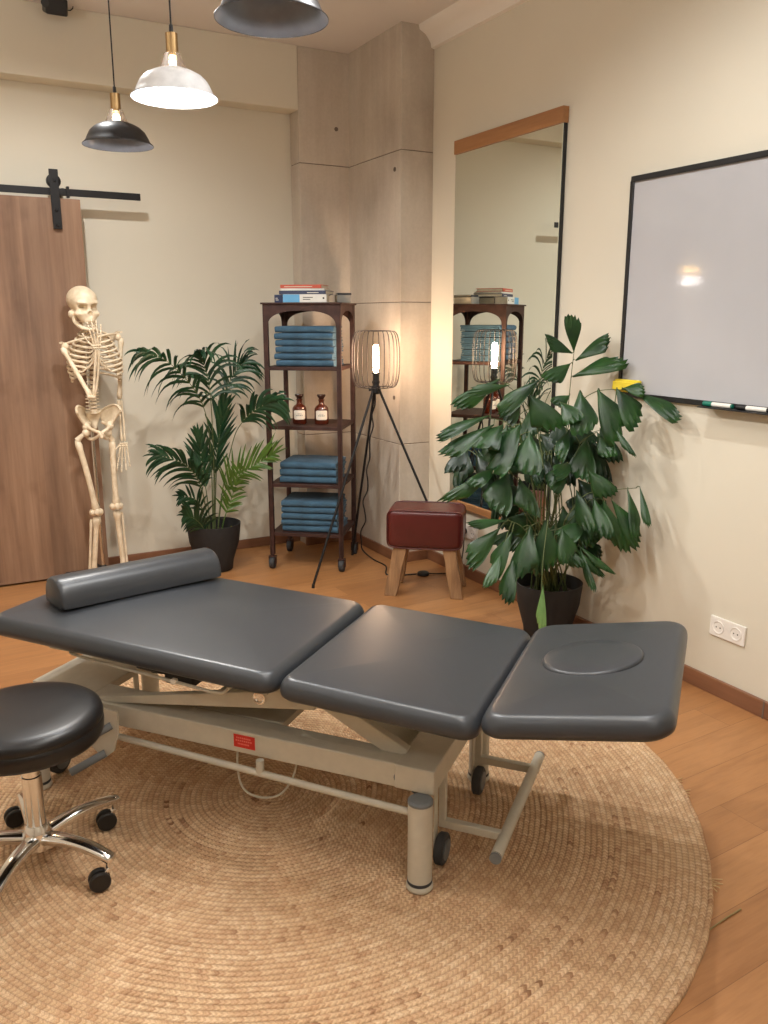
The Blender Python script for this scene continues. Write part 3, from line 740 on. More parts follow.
def padmesh(x0, x1, W, zt0, zt1, T, cr, er, puff=.008, yc=0):
    """upholstered pad: rounded-rectangle rings following a rounded edge profile"""
    L = x1-x0; cx = (x0+x1)/2; n = 10; rings = []
    def outline(ins):
        pts = []; r = max(cr-ins*.6, .004); a, b = L/2-ins, W/2-ins
        for qx, qy, s0 in ((1, 1, 0), (-1, 1, 1), (-1, -1, 2), (1, -1, 3)):
            for k in range(n+1):
                t_ = (s0+k/n)*PI/2
                pts.append((qx*(a-r)+r*math.cos(t_), qy*(b-r)+r*math.sin(t_)))
            nx, ny = ((-1, 1), (-1, -1), (1, -1), (1, 1))[s0]
            # straight run to the next corner
            p, q = pts[-1], None
            nxt = ((-(a-r), b), (-a, -(b-r)), (a-r, -b), (a, b-r))[s0]
            for k in range(1, 8): pts.append((p[0]+(nxt[0]-p[0])*k/8, p[1]+(nxt[1]-p[1])*k/8))
        return pts
    prof_ = [(er*.9, 0), (er*.35, .002), (er*.08, .010), (0, .020)]
    z0 = .020
    for k in range(1, 11):
        a = PI/2*k/10; prof_.append((er*(1-math.cos(a)), z0+(T-z0-puff)*math.sin(a)))
    m0 = min(L, W)/2
    for k in range(1, 9):
        u = k/8; prof_.append((er+(m0-er-.012)*u, T-puff+puff*math.sin(u*PI/2)))
    vs = []; m_ = None
    for ins, z in prof_:
        o_ = outline(ins); m_ = len(o_)
        for x, y in o_:
            u = (x+L/2)/L; base_ = zt0+(zt1-zt0)*u-T
            vs.append((cx+x, yc+y, base_+z))
    R_ = len(prof_)
    fs = [(i*m_+k, i*m_+(k+1) % m_, (i+1)*m_+(k+1) % m_, (i+1)*m_+k) for i in range(R_-1) for k in range(m_)]
    fs += [tuple(range(m_))[::-1], tuple((R_-1)*m_+k for k in range(m_))]
    return MB().add(vs, fs)
bd = roundbox(.43, .265, .222, .03)
bd.v = [p+Vector((0, 0, .280)) for p in bd.v]
body = bd.build('leather_body', M['red_leather'], t, local=True, smooth=80)
for sy in (-1, 1):   # piping seams round the end panels
    pts = []
    for k in range(65):
        a = 2*PI*k/64; c, s_ = math.cos(a), math.sin(a); e = .24
        pts.append((math.copysign(abs(c)**e, c)*.2155*.985, sy*.1225, .391+math.copysign(abs(s_)**e, s_)*.111*.985))
    MB().tube(pts, .0035, 8, cap=False).build('piping', M['red_leather'], body, local=True)
for sx in (-1, 1):
    for sy in (-1, 1):
        tp = Vector((sx*.135, sy*.09, .305)); ft = Vector((sx*.190, sy*.118, .0))
        vs = []
        for k in range(7):
            u = k/6; c = tp.lerp(ft, u); wx = .037+.003*math.sin(k*1.9+sx); wy = .021+.002*math.cos(k*2.3+sy)
            vs += [c+Vector((-wx, -wy, 0)), c+Vector((wx, -wy, 0)), c+Vector((wx, wy, 0)), c+Vector((-wx, wy, 0))]
        fs = [(4*i+j, 4*i+(j+1) % 4, 4*i+4+(j+1) % 4, 4*i+4+j) for i in range(6) for j in range(4)]+[(0, 1, 2, 3), (27, 26, 25, 24)]
        MB().add(vs, fs).build('leg', M['legwood'], t, bevel=.004, local=True)
MB().bx((-.17, -.105, .270), (.17, .105, .284)).build('base_plate', M['legwood'], t, local=True)

# ---------------------------------------------------------------- treatment table
TO = Vector((.99, 2.185, .0)); TA = R(-50.6)
t = thing('treatment_table', 'grey upholstered three-section treatment table on a beige steel frame', 'treatment table', TO, TA)
T_ = .07
padmesh(-1.032, .000, .68, .645, .610, T_, .055, .030).build('foot_pad', M['pad'], t, local=True, smooth=80)
padmesh(.010, .572, .69, .611, .590, T_, .045, .030).build('middle_pad', M['pad'], t, local=True, smooth=80)
hp = padmesh(.572, 1.030, .70, .607, .690, T_, .065, .030).build('head_pad', M['pad'], t, local=True, smooth=80)
# oval face-hole cover
ov = []; cx, cy = .795, .02
def topz(x): return .607+(x-.572)/(.458)*.083
vs = []; n = 48; pr = [(1.03, -.008), (1.03, -.001), (1.0, .004), (.96, .0065), (.6, .0075), (.02, .008)]
for q, z in pr:
    for k in range(n):
        a = 2*PI*k/n; x = cx+.130*q*math.cos(a); y = cy+.125*q*math.sin(a); vs.append((x, y, topz(x)+z))
fs = [(i*n+k, i*n+(k+1) % n, (i+1)*n+(k+1) % n, (i+1)*n+k) for i in range(len(pr)-1) for k in range(n)]+[tuple((len(pr)-1)*n+k for k in range(n))]
MB().add(vs, fs).build('face_hole_cover', M['pad'], hp, local=True, smooth=80)
# backing boards
def board(x0, x1, z0, z1, n):
    vs = [(x0, -.30, z0-.012), (x1, -.30, z1-.012), (x1, .30, z1-.012), (x0, .30, z0-.012), (x0, -.30, z0), (x1, -.30, z1), (x1, .30, z1), (x0, .30, z0)]
    MB().add(vs, [(0, 3, 2, 1), (4, 5, 6, 7), (0, 1, 5, 4), (1, 2, 6, 5), (2, 3, 7, 6), (3, 0, 4, 7)]).build(n, M['frame'], t, local=True)
board(-.96, -.04, .575, .539, 'backing_board'); board(.05, .53, .538, .519, 'backing_board'); MB().add([(x, y, z-d) for x, z in ((.66, .548), (.95, .598)) for y in (-.22, .22) for d in (.012, 0)], [(0, 1, 3, 2), (4, 6, 7, 5), (0, 4, 5, 1), (2, 3, 7, 6), (0, 2, 6, 4), (1, 5, 7, 3)]).build('backing_board', M['frame'], t, local=True)
zb, zt_ = .284, .355; yn, yf = -.228, .32
def tb(name, a, b, mat=None, bevel=.004, parent=None): return MB().bx(a, b).build(name, mat or M['frame'], parent or t, bevel=bevel, local=True)
b1 = tb('side_beam', (-1.0, yn, zb), (.415, yn+.045, zt_)); tb('side_beam', (-1.0, yf-.045, zb), (.415, yf, zt_))
tb('end_beam', (-1.02, yn+.045, zt_-.03), (-.76, yf-.045, zt_-.001)); tb('end_beam', (.315, yn-.004, zb), (.430, yf+.004, zt_+.001))
tb('centre_tray', (-.40, yn+.10, zt_-.03), (-.09, yf-.10, zt_-.006), bevel=.003)
tb('tray_lip', (-.76, yn+.045, zt_-.05), (-.40, yn+.125, zt_-.002), bevel=.002); tb('tray_lip', (-.40, yn+.045, zt_-.05), (.315, yn+.085, zt_-.002), bevel=.002)
tb('tray_lip', (-.76, yf-.12, zt_-.05), (.335, yf-.045, zt_-.004), bevel=.002)
for x in (.400, -.955):
    for y in (-.255, .345):
        pst = MB().lathe((x, y, .0125), [(0, .012), (.034, .012), (.034, .26), (.0, .26)], 32).build('post', M['frame'], t, local=True, smooth=40)
        MB().lathe((x, y, .0125), [(0, .2605), (.035, .2605), (.035, .267), (.030, .271), (0, .272)], 32).build('end_cap', M['greyp'], pst, local=True)
        MB().lathe((x, y, .0125), [(0, 0), (.036, 0), (.038, .003), (.038, .010), (.035, .016), (0, .017)], 32).build('foot_disc', M['frame'], pst, local=True)
        MB().lathe((x, y, .0125), [(.0345, .017), (.0352, .018), (.0352, .026), (.0345, .027)], 32, cap=False).build('rubber_band', M['dgrey'], pst, local=True)
for x, y in ((.425, -.135), (.425, .255), (-.955, -.16), (-.955, .285)):
    wh = MB().lathe((x-.014, y, .060), [(0, 0), (.040, 0), (.046, .005), (.046, .023), (.040, .028), (0, .028)], 32, (1, 0, 0)).build('wheel', M['dgrey'], t, local=True)
    MB().lathe((x+.012, y, .060), [(0, 0), (.030, 0), (.030, .005), (0, .005)], 20, (1, 0, 0)).build('hubcap', M['greyp'], wh, local=True)
    MB().bx((x-.022, y-.014, .05), (x-.018, y+.014, zb)).build('wheel_bracket', M['frame'], t, local=True)
MB().bx((.30, -.10, .20), (.38, -.02, .285)).build('castor_block', M['frame'], t, local=True, bevel=.01)
for y in (-.11, -.01): MB().lathe((.34, y, .225), [(0, -.008), (.022, -.008), (.022, .008), (0, .008)], 20, (0, 1, 0)).build('roller', M['dgrey'], t, local=True)
# foot bar running round the base
rod = MB().tube([(-.64, -.25, .262), (.395, -.25, .232)], .0105, 12).build('foot_rod', M['frame'], t, local=True)
MB().tube([(-.10, -.25, zb+.005), (-.10, -.25, .25)], .012, 12).build('rod_hanger', M['frame'], rod, local=True)
for y in (-.10, .285): MB().bx((.42, y-.011, .110), (.60, y+.011, .135)).build('foot_bar_arm', M['frame'], t, bevel=.003, local=True)
for y in (-.10, .285): MB().bx((.405, y-.011, .110), (.425, y+.011, zb+.01)).build('foot_bar_drop', M['frame'], t, bevel=.003, local=True)
fb = MB().tube([(.60, -.20, .123), (.60, .37, .123)], .0165, 20).build('foot_bar', M['frame'], t, local=True)
for y in (-.205, .370): MB().tube([(.60, y, .123), (.60, y+.006*(1 if y > 0 else -1), .123)], .0168, 20).build('bar_cap', M['greyp'], fb, local=True)
# scissor arms and upper frame
def arm(a, b, h0, h1, th=.028, name='lift_arm'):
    a, b = Vector(a), Vector(b); d = (b-a).normalized(); n = Vector((-d.z, 0, d.x)); y = Vector((0, th/2, 0)); vs = []
    for p, h in ((a, h0), (b, h1)): vs += [p-n*h/2-y, p+n*h/2-y, p+n*h/2+y, p-n*h/2+y]
    return MB().add(vs, [(0, 1, 2, 3), (7, 6, 5, 4), (0, 4, 5, 1), (1, 5, 6, 2), (2, 6, 7, 3), (3, 7, 4, 0)]).build(name, M['frame'], t, bevel=.003, local=True)
for y, sgn in ((-.20, 1), (.27, -1)):
    a1 = arm((-.72, y, .352), (.06, y, .492), .018, .062); arm((.32, y+.045*sgn, .345), (-.02, y+.045*sgn, .515), .05, .05)
    if y < 0:
        MB().lathe((-.115, y-.0142, .467), [(.0, 0), (.017, 0), (.020, .001), (.020, .003), (.014, .0035), (.011, .001), (0, .0012)], 24, (0, -1, 0)).build('pivot', M['chrome'], a1, local=True)
    tb('upper_rail', (-.90, y-.015, .500), (.52, y+.015, .530))
for x in (-.88, -.02, .50): tb('cross_rail', (x-.018, -.20, .497), (x+.018, .27, .527))
arm((-.03, -.24, .555), (.03, -.24, .49), .02, .02, .03, 'hinge_plate')
for y in (-.2, .27): arm((.48, y, .515), (.92, y, .570), .025, .02, .02, 'head_support')
# curved cover plate and actuator
pl = []
for k in range(9):
    a = PI*.55*k/8; pl.append((.31-.20*math.sin(a)*.8, .0, .31+.19*(1-math.cos(a))))
cv = MB(); vs = []
for x, y_, z in pl: vs += [(x, -.10, z), (x, .22, z), (x+.004, .22, z+.002), (x+.004, -.10, z+.002)]
fs = [(4*i+j, 4*i+(j+1) % 4, 4*i+4+(j+1) % 4, 4*i+4+j) for i in range(len(pl)-1) for j in range(4)]+[(0, 1, 2, 3), (len(vs)-1, len(vs)-2, len(vs)-3, len(vs)-4)]
cv.add(vs, fs).build('cover_plate', M['frame'], t, local=True)
MB().tube([(-.70, .06, .365), (-.30, .06, .40), (.02, .06, .48)], [.030, .030, .018], 18).build('actuator', M['dgrey'], t, local=True)
MB().bx((-.62, .0, .335), (-.50, .12, .42)).build('motor_box', M['dgrey'], t, bevel=.01, local=True)
for x, y in ((-.200, -.045), (-.145, -.035)): MB().lathe((x, y, zt_-.0055), [(0, 0), (.009, 0), (.009, .0015), (0, .002)], 16).build('tray_hole', M['ink'], t, local=True)
# red warning label
lb_ = MB().bx((-.200, yn-.0015, .303), (-.128, yn-.0002, .344)).build('red_label', M['redlabel'], b1, local=True)
for z, x0, x1 in ((.332, -.190, -.140), (.323, -.193, -.136), (.313, -.186, -.146)):
    N = 8; mk = MB()
    for i in range(N):
        xa = x0+(x1-x0)*i/N; mk.bx((xa, yn-.0022, z), (xa+(x1-x0)/N*.65, yn-.0014, z+.0045))
    mk.build('label_print', plain('faded_print', srgb(226, 120, 104), .6), lb_, local=True)
MB().lathe((.325, yn-.0005, .315), [(0, .002), (.013, .002), (.0135, 0)], 20, (0, -1, 0)).build('beam_cap', M['greyp'], b1, local=True)
# release lever wire along the near side
MB().tube(smoothpath([Vector(q) for q in ((-.72, -.16, .545), (-.735, -.26, .537), (-.71, -.285, .532), (-.33, -.285, .505), (-.21, -.285, .498), (-.18, -.275, .512), (-.16, -.24, .53))], 5), .005, 10).build('release_lever', M['frame'], t, local=True)
MB().box((-.36, -.285, .508), (.018, .016, .016)).build('lever_clip', M['white'], t, local=True, bevel=.003)
# pedal unit at the foot end
pp = [(-.735, .38), (-.575, .372), (-.578, .30), (-.598, .235), (-.64, .200), (-.70, .245), (-.66, .262), (-.735, .30)]
MB().extrude([(x, -.292, z) for x, z in pp], (0, .006, 0)).build('pedal_bracket', M['frame'], t, local=True)
for a, b, c in (((-.600, -.292, .322), (-.655, -.36, .290), .012), ((-.632, -.292, .222), (-.705, -.37, .180), .0125)):
    pd = MB().tube([a, b], c, 16).build('pedal', M['greyp'], t, local=True)
mk = MB()
for (x, z, w_, h_) in ((-.70, .355, .03, .003), (-.70, .345, .012, .006), (-.68, .345, .012, .006), (-.655, .352, .03, .003), (-.645, .338, .014, .010), (-.70, .330, .04, .003), (-.72, .310, .02, .012)):
    mk.bx((x, -.2932, z), (x+w_, -.2921, z+h_))
mk.build('pedal_pictogram', M['ink'], t, local=True)
cb = smoothpath([Vector(q) for q in ((-.20, -.19, .33), (-.21, -.20, .24), (-.19, -.21, .16), (-.14, -.20, .13), (-.07, -.19, .15), (-.03, -.17, .22), (-.02, -.16, .32))], 5)
MB().tube(cb, .0035, 8).build('cable', M['frame'], t, local=True)
cb = smoothpath([Vector(q) for q in ((-.75, .03, .36), (-.66, -.02, .385), (-.56, -.03, .39), (-.45, .02, .375), (-.36, .06, .36))], 5)
MB().tube(cb, .005, 8).build('cable', M['dgrey'], t, local=True)

# half-round bolster
def padz(s): return .648+(s+1.011)/1.009*(-.038)
bo = MB(); c0 = Vector((-.80, -.285)); c1 = Vector((-.60, .300))
n0, n1 = Vector((-.815, -.225)), Vector((-.562, .300)); ax = (n1-n0).normalized(); pr_ = Vector((-ax.y, ax.x))
BW, BH = .150, .088
prof2 = []
for k in range(25):
    a = PI*k/24; c_, s_ = math.cos(a), math.sin(a)
    prof2.append((BW/2*math.copysign(abs(c_)**.8, c_), .004+BH*s_**.9))
prof2 += [(-BW/2+.012, 0), (-BW/2*.5, 0), (0, 0), (BW/2*.5, 0), (BW/2-.012, 0)]
np_ = len(prof2); L_ = (n1-n0).length
sts = [(0, .86), (.003, .93), (.008, .975), (.016, 1)]+[(L_*k/20, 1) for k in range(1, 20)]+[(L_-.016, 1), (L_-.008, .975), (L_-.003, .93), (L_, .86)]
TWM = Matrix.Translation(TO) @ Matrix.Rotation(TA, 4, 'Z')
vs = []
for d_, q in sts:
    for a, z in prof2:
        p = n0+ax*d_+pr_*(BW/2+a*q); zz = BH*.45+(z-BH*.45)*q if z > .004 else 0
        vs.append(TWM @ Vector((p.x, p.y, padz(p.x)+zz+.0005)))
fs = [(i*np_+k, i*np_+(k+1) % np_, (i+1)*np_+(k+1) % np_, (i+1)*np_+k) for i in range(len(sts)-1) for k in range(np_)]
fs += [tuple(range(np_)), tuple((len(sts)-1)*np_+k for k in range(np_))]
o = MB().add(vs, fs).build('half_round_bolster', M['pad'], smooth=50)
tag(recentre(o, TWM @ Vector(((n0.x+n1.x)/2, (n0.y+n1.y)/2, padz(-.7)))), 'grey half-round bolster lying across the foot end of the treatment table', 'bolster')

# ---------------------------------------------------------------- rolling stool
SX, SY = .135, .0
c = flo(38, 838, .10); C0 = Vector((c.x, c.y, .0))
t = thing('rolling_stool', 'black round upholstered stool on chrome five-star base with casters', 'stool', C0)
zt = .497; r = .207
pr = [(0, zt-.088), (r*.90, zt-.088), (r*.955, zt-.084), (r*.985, zt-.072), (r*.992, zt-.050), (r*.985, zt-.0385), (r*.978, zt-.0365), (r*.988, zt-.034), (r*.992, zt-.024), (r*.97, zt-.010), (r*.92, zt-.002), (r*.82, zt+.003), (r*.5, zt+.006), (0, zt+.007)]
MB().lathe((C0.x, C0.y, 0), pr, 72).build('seat', M['stoolpad'], t, smooth=60)
MB().lathe((C0.x, C0.y, 0), [(0, .385), (.09, .385), (.09, .407), (0, .409)], 32).build('seat_plate', M['black'], t)
MB().lathe((C0.x, C0.y, 0), [(0, .14), (.027, .14), (.027, .30), (.0235, .302), (.0235, .386), (0, .386)], 32).build('column', M['chrome'], t)
MB().lathe((C0.x, C0.y, 0), [(0, .070), (.030, .070), (.040, .078), (.041, .120), (.034, .142), (.029, .150), (0, .150)], 32).build('hub', M['chrome'], t)
for k in range(5):
    a = R(-50+72*k); dx, dy = math.cos(a), math.sin(a); d = Vector((dx, dy, 0)); sd = Vector((-dy, dx, 0))
    pts = []; n = 12; vs = []
    for j in range(n+1):
        u = j/n; rr_ = .030+u*.228; z = .108+.018*math.sin(u*PI*.9)-.012*u; wd = .024-.006*u; ht = .021-.006*u
        c = C0+d*rr_+Vector((0, 0, z))
        for q in range(12):
            b = 2*PI*q/12; cs, sn = math.cos(b), math.sin(b)
            vs.append(c+sd*math.copysign(abs(cs)**.7, cs)*wd+Vector((0, 0, math.copysign(abs(sn)**.7, sn)*ht*.8)))
    # rounded end
    c = C0+d*.264+Vector((0, 0, .108+.018*math.sin(PI*.9)-.012))
    for q in range(12):
        b = 2*PI*q/12; vs.append(c+sd*math.cos(b)*.008+Vector((0, 0, math.sin(b)*.006)))
    fs = [(i*12+q, i*12+(q+1) % 12, (i+1)*12+(q+1) % 12, (i+1)*12+q) for i in range(n+1) for q in range(12)]+[tuple(range(12)), tuple((n+1)*12+q for q in range(12))]
    lg = MB().add(vs, fs).build('base_arm', M['chrome'], t, smooth=60)
    ct = C0+d*.248
    MB().tube([ct+Vector((0, 0, .092)), ct+Vector((0, 0, .070))], .009, 14).build('caster_stem', M['chrome'], lg)
    sa = R(178+4*k); w_ = Vector((math.cos(sa), math.sin(sa), 0)); wn_ = Vector((-w_.y, w_.x, 0)); wc = ct+w_*.028+Vector((0, 0, .0405))
    for sgn in (-1, 1):
        MB().lathe(wc+wn_*(.011*sgn), [(0, -.007), (.025, -.007), (.029, -.004), (.029, .004), (.025, .007), (0, .007)], 28, wn_).build('wheel', M['blackp'], lg)
    MB().beam(ct+Vector((0, 0, .074)), wc, .010, .020, tuple(wn_)).build('caster_fork', M['chrome'], lg, bevel=.002)
MB().tube(smoothpath([C0+Vector((.03, .03, .385)), C0+Vector((.09, .05, .378)), C0+Vector((.14, .09, .374))]), .004, 8).build('height_lever', M['chrome'], t)

# ---------------------------------------------------------------- plants
def strip_leaf(mb, base, d0, length, width, side, droop, rr, n=7, prof=None):
    p = Vector(base); d = Vector(d0).normalized(); vs = []; sd = Vector(side)
    for i in range(n+1):
        u = i/n; w_ = width*(prof(u) if prof else math.sin(PI*min(1, (.12+u*.88)))**.7*(1-u*.2))
        s2 = (sd - d*sd.dot(d)).normalized(); nn = d.cross(s2)
        vs += [p-s2*w_/2+nn*w_*.12, p-nn*w_*.10, p+s2*w_/2+nn*w_*.12]
        p = p + d*(length/n); d = (d+Vector((0, 0, -droop/n*(.5+u)))).normalized()
    fs = []
    for i in range(n):
        for j in range(2): fs.append((i*3+j, i*3+j+1, (i+1)*3+j+1, (i+1)*3+j))
    mb.add(vs, fs)
def pot(mname, x, y, rt_, rb_, h, label, cat='planter'):
    t = thing(mname, label, 'plant', (x, y, 0))
    pr = [(0, .001), (rb_*.92, .001), (rb_, .006), (rb_*1.06, h*.2), (rt_*.93, h*.62), (rt_, h*.97), (rt_, h), (rt_-.006, h), (rt_-.009, h*.95), (rt_*.9-.01, h*.62)]
    MB().lathe((x, y, 0), pr, 48, cap=False).build('pot', M['pot'], t, smooth=60)
    s = MB(); s.lathe((x, y, 0), [(rt_*.945-.009, h*.78), (rt_*.7, h*.80), (rt_*.3, h*.81), (0, h*.815)], 40)
    s.v = [p+Vector((0, 0, .008*noise.noise(p*40))) for p in s.v]
    s.build('soil', M['soil'], t); return t
# palm in the corner
PX, PY = 1.475, 4.93
pt = pot('potted_palm', PX, PY, .166, .108, .30, 'slender potted kentia palm in charcoal pot between skeleton and shelf rack')
def pp_(px, py, off): return aty(px, py, 4.90+off)
def palm_frond(path, n, L0, wd, mat, up_len=1.0, dn_len=1.0, droop=1.2, start=.35, seed=0, spread=1.0, thick=.0045, ang=.9):
    rr = random.Random(seed); pts = smoothpath([pp_(*q) for q in path], 8); m_ = len(pts)
    mb = MB().tube(pts, [thick*(1-.8*i/(m_-1)) for i in range(m_)], 7)
    st_ = mb.build('palm_stem', M['stem'] if mat != M['palm2'] else M['palm2'], pt)
    lf = MB()
    for k in range(n):
        u = start+(1-start)*k/(n-1); f_ = u*(m_-1); i = min(int(f_), m_-2); p = pts[i].lerp(pts[i+1], f_-i)
        d = (pts[i+1]-pts[i]).normalized(); view = (p-CAM).normalized(); s0 = d.cross(view).normalized()
        v_ = (u-start)/(1-start); LL = L0*(.55+.45*math.sin(PI*(v_*.75+.2)))*(1 if v_ < .9 else .8)
        for sg, ml in ((1, up_len), (-1, dn_len)):
            if ml <= 0: continue
            aa = ang*(1-.45*v_)+rr.uniform(-.18, .18)
            dd = d*math.cos(aa)+s0*sg*math.sin(aa)*spread+view*rr.uniform(-.35, .2)
            sw_ = d.lerp(view, .6)
            strip_leaf(lf, p, dd, 1.12*LL*ml*rr.uniform(.88, 1.08), 1.25*wd*rr.uniform(.85, 1.1), sw_.cross(dd) if abs(sw_.dot(dd)) < .2 else d+view*.3, droop*rr.uniform(.8, 1.25), rr)
    strip_leaf(lf, pts[-1], (pts[-1]-pts[-2]), L0*.55, wd*.8, view.cross((pts[-1]-pts[-2])), droop*.6, rr)
    lf.build('leaflets', mat, st_, smooth=60)
P0 = (214, 548, 0)
palm_frond([(213, 556, .02), (212, 480, .02), (208, 425, 0), (196, 392, -.08), (168, 362, -.18), (143, 352, -.24)], 17, .24, .020, M['palm'], 1.0, .55, 2.6, .5, 1, ang=.8)
palm_frond([(214, 556, .04), (214, 480, .04), (212, 420, .03), (209, 385, .02), (203, 362, -.02), (199, 353, -.10)], 16, .26, .017, M['palm'], 1.0, 1.0, 2.6, .5, 2, ang=.75)
palm_frond([(216, 556, 0), (221, 500, 0), (232, 445, -.05), (241, 424, -.12), (257, 409, -.22), (276, 401, -.30)], 12, .22, .022, M['palm'], .7, .9, 2.0, .62, 3, ang=.7)
palm_frond([(216, 556, .03), (221, 505, .02), (230, 484, -.02), (250, 468, -.10), (272, 455, -.18)], 18, .20, .014, M['palm2'], 1.0, .55, .5, .42, 4)
palm_frond([(212, 556, -.02), (206, 510, -.04), (199, 482, -.08), (184, 464, -.14), (160, 456, -.20)], 16, .22, .018, M['palm'], 1.0, .8, 1.5, .45, 5, ang=.7)
palm_frond([(210, 556, -.04), (204, 530, -.08), (196, 520, -.12), (187, 516, -.16)], 12, .17, .020, M['palm'], .6, 1.0, 1.3, .35, 6)
palm_frond([(214, 556, .04), (214, 500, .05), (216, 462, .06), (220, 432, .06), (224, 405, .04)], 16, .20, .020, M['palm'], .9, .9, .25, .42, 7, ang=.5)
palm_frond([(212, 556, 0), (208, 505, .0), (203, 470, .0), (199, 438, -.02)], 13, .18, .020, M['palm'], .9, .9, .2, .5, 8, ang=.5)
palm_frond([(211, 556, .0), (204, 515, .02), (196, 500, .0), (182, 496, -.04)], 9, .14, .016, M['palm'], .8, .8, .8, .4, 9)
palm_frond([(215, 556, .06), (216, 480, .08), (222, 410, .12), (232, 378, .14), (244, 362, .14)], 14, .20, .016, M['palm'], 1, 1, 2.4, .6, 10, ang=.7)
palm_frond([(217, 556, -.02), (224, 520, -.05), (231, 500, -.08), (240, 470, -.16)], 10, .16, .016, M['palm2'], .8, .6, .5, .45, 11)
cn = MB()
for (a, b) in (((218, 566), (216, 535)), ((212, 566), (213, 540))):
    cn.tube([pp_(a[0], a[1], 0), pp_(b[0], b[1], 0)], [.014, .008], 10)
cn.build('cane', M['cane'], pt)
MB().ball(pp_(232, 531, .01), (.022, .008, .032), 14, 10).build('plant_tag', plain('olive_tag', srgb(150, 146, 52), .7), pt)

# fishtail palm by the right wall
FX, FY = 2.58, 3.035
ft_ = pot('potted_fishtail_palm', FX, FY, .163, .112, .285, 'large bushy potted fishtail palm in charcoal pot against the right wall under the whiteboard corner')
def fp(px, py, off=0.0, lim=2.70):
    P = atd(px, py, 3.78+off)
    if P.x > lim: d = ray(px, py); P = CAM+d*(lim/d.x)
    if P.y > 3.05+.62 and P.x > 2.66: pass
    return P
def fish(mb, base, tip, width, rr, facing=None, nv=9, nu=8):
    b, e = Vector(base), Vector(tip); d = e-b; L = d.length; d.normalize()
    view = ((b+e)/2-CAM).normalized() if facing is None else Vector(facing)
    nrm = -view + Vector((rr.uniform(-.45, .45), rr.uniform(-.45, .45), rr.uniform(.0, .7)))
    nrm = (nrm-d*nrm.dot(d)).normalized(); s = d.cross(nrm)
    skew = rr.choice((-1, 1))*rr.uniform(.15, .5); jag = [rr.uniform(-.03, .02)+(-.07 if q % 2 else .03) for q in range(nv+1)]
    vs = []
    for i in range(nu+1):
        u = i/nu
        w_ = width*(.05+.95*(math.sin(min(u/.88, 1)*PI/2)**1.15))*(1-.12*max(0, (u-.8)/.2)**1.6)
        for j in range(nv+1):
            v = j/nv-.5
            end = 1-.12*abs(v*2)**2+skew*v+jag[j]*(1 if i == nu else 0)
            x = u*L*(1+(end-1)*u**2)
            z = -.16*L*u*u + .05*width*math.cos(j*PI)*(u) - .35*width*v*v
            vs.append(b+d*x+s*(v*w_)+nrm*z)
    fs = [(i*(nv+1)+j, i*(nv+1)+j+1, (i+1)*(nv+1)+j+1, (i+1)*(nv+1)+j) for i in range(nu) for j in range(nv)]
    mb.add(vs, fs)
SCL = 3.78/830
def frond(path, leaves, mat, seed, thick=.0045, widen=1.0):
    rr = random.Random(seed); pts = smoothpath([fp(*q) for q in path], 7)
    root = Vector((FX+rr.uniform(-.07, .07), FY+rr.uniform(-.07, .07), .23)); pts = smoothpath([root, root.lerp(pts[0], .45)+Vector((rr.uniform(-.02, .02), 0, .06)), pts[0]], 8)[:-1]+pts
    m_ = len(pts); pet = MB().tube(pts, [thick*(1-.72*i/(m_-1)) for i in range(m_)], 7); lf = MB()
    for q in leaves:
        bx_, by_, tx, ty, w_ = q[:5]; off = q[5] if len(q) > 5 else path[-1][2]
        B = fp(bx_, by_, off); E = fp(tx, ty, off-.05+rr.uniform(-.05, .03)); 
        if E.x > 2.71: E.x = 2.71
        near = min(pts, key=lambda p: (p-B).length)
        pet.tube([near, near.lerp(B, .5)+Vector((0, 0, .006)), B], [.0026, .002, .0018], 6)
        fish(lf, B, E, w_*SCL*1.15*widen, rr)
    st_ = pet.build('frond_stem', M['stem'], ft_); lf.build('leaflets', mat, st_, smooth=70)
frond([(562, 480, .05), (567, 420, .05), (571, 378, .04), (574, 352, .03)], [(574, 352, 573, 316, 15), (573, 353, 551, 339, 14), (575, 360, 607, 336, 17), (572, 376, 620, 354, 20), (571, 363, 550, 379, 17), (570, 395, 556, 404, 14)], M['fish'], 1)
frond([(560, 470, -.1), (572, 415, -.12), (595, 392, -.15), (630, 390, -.2)], [(580, 390, 587, 430, 24), (598, 389, 623, 434, 26), (617, 388, 642, 420, 24), (636, 392, 680, 410, 17), (622, 388, 644, 388, 13), (612, 424, 632, 452, 6), (560, 402, 574, 420, 18)], M['fish'], 2)
frond([(545, 480, -.1), (535, 420, -.12), (515, 392, -.15), (495, 378, -.2)], [(500, 379, 459, 408, 15), (540, 379, 500, 410, 16), (520, 390, 506, 420, 22), (530, 395, 552, 430, 26), (510, 385, 470, 392, 10)], M['fish'], 3)
frond([(535, 500, -.2), (525, 450, -.25), (510, 425, -.28), (490, 418, -.3)], [(490, 415, 438, 432, 11), (494, 424, 443, 450, 15), (520, 424, 484, 462, 34), (503, 424, 476, 444, 26), (530, 432, 522, 470, 26)], M['fish'], 4, widen=1.1)
frond([(535, 520, -.15), (525, 490, -.2), (512, 474, -.22)], [(500, 468, 446, 500, 13), (508, 470, 496, 508, 26), (520, 478, 530, 512, 20), (500, 466, 470, 482, 14)], M['fish'], 5)
frond([(535, 560, -.2), (525, 530, -.22), (508, 520, -.25)], [(508, 520, 472, 523, 9), (500, 528, 468, 562, 19), (512, 532, 490, 572, 17), (514, 556, 503, 600, 16), (502, 552, 486, 584, 11), (530, 526, 518, 576, 26), (545, 520, 546, 572, 25), (562, 528, 572, 560, 18)], M['fish'], 6)
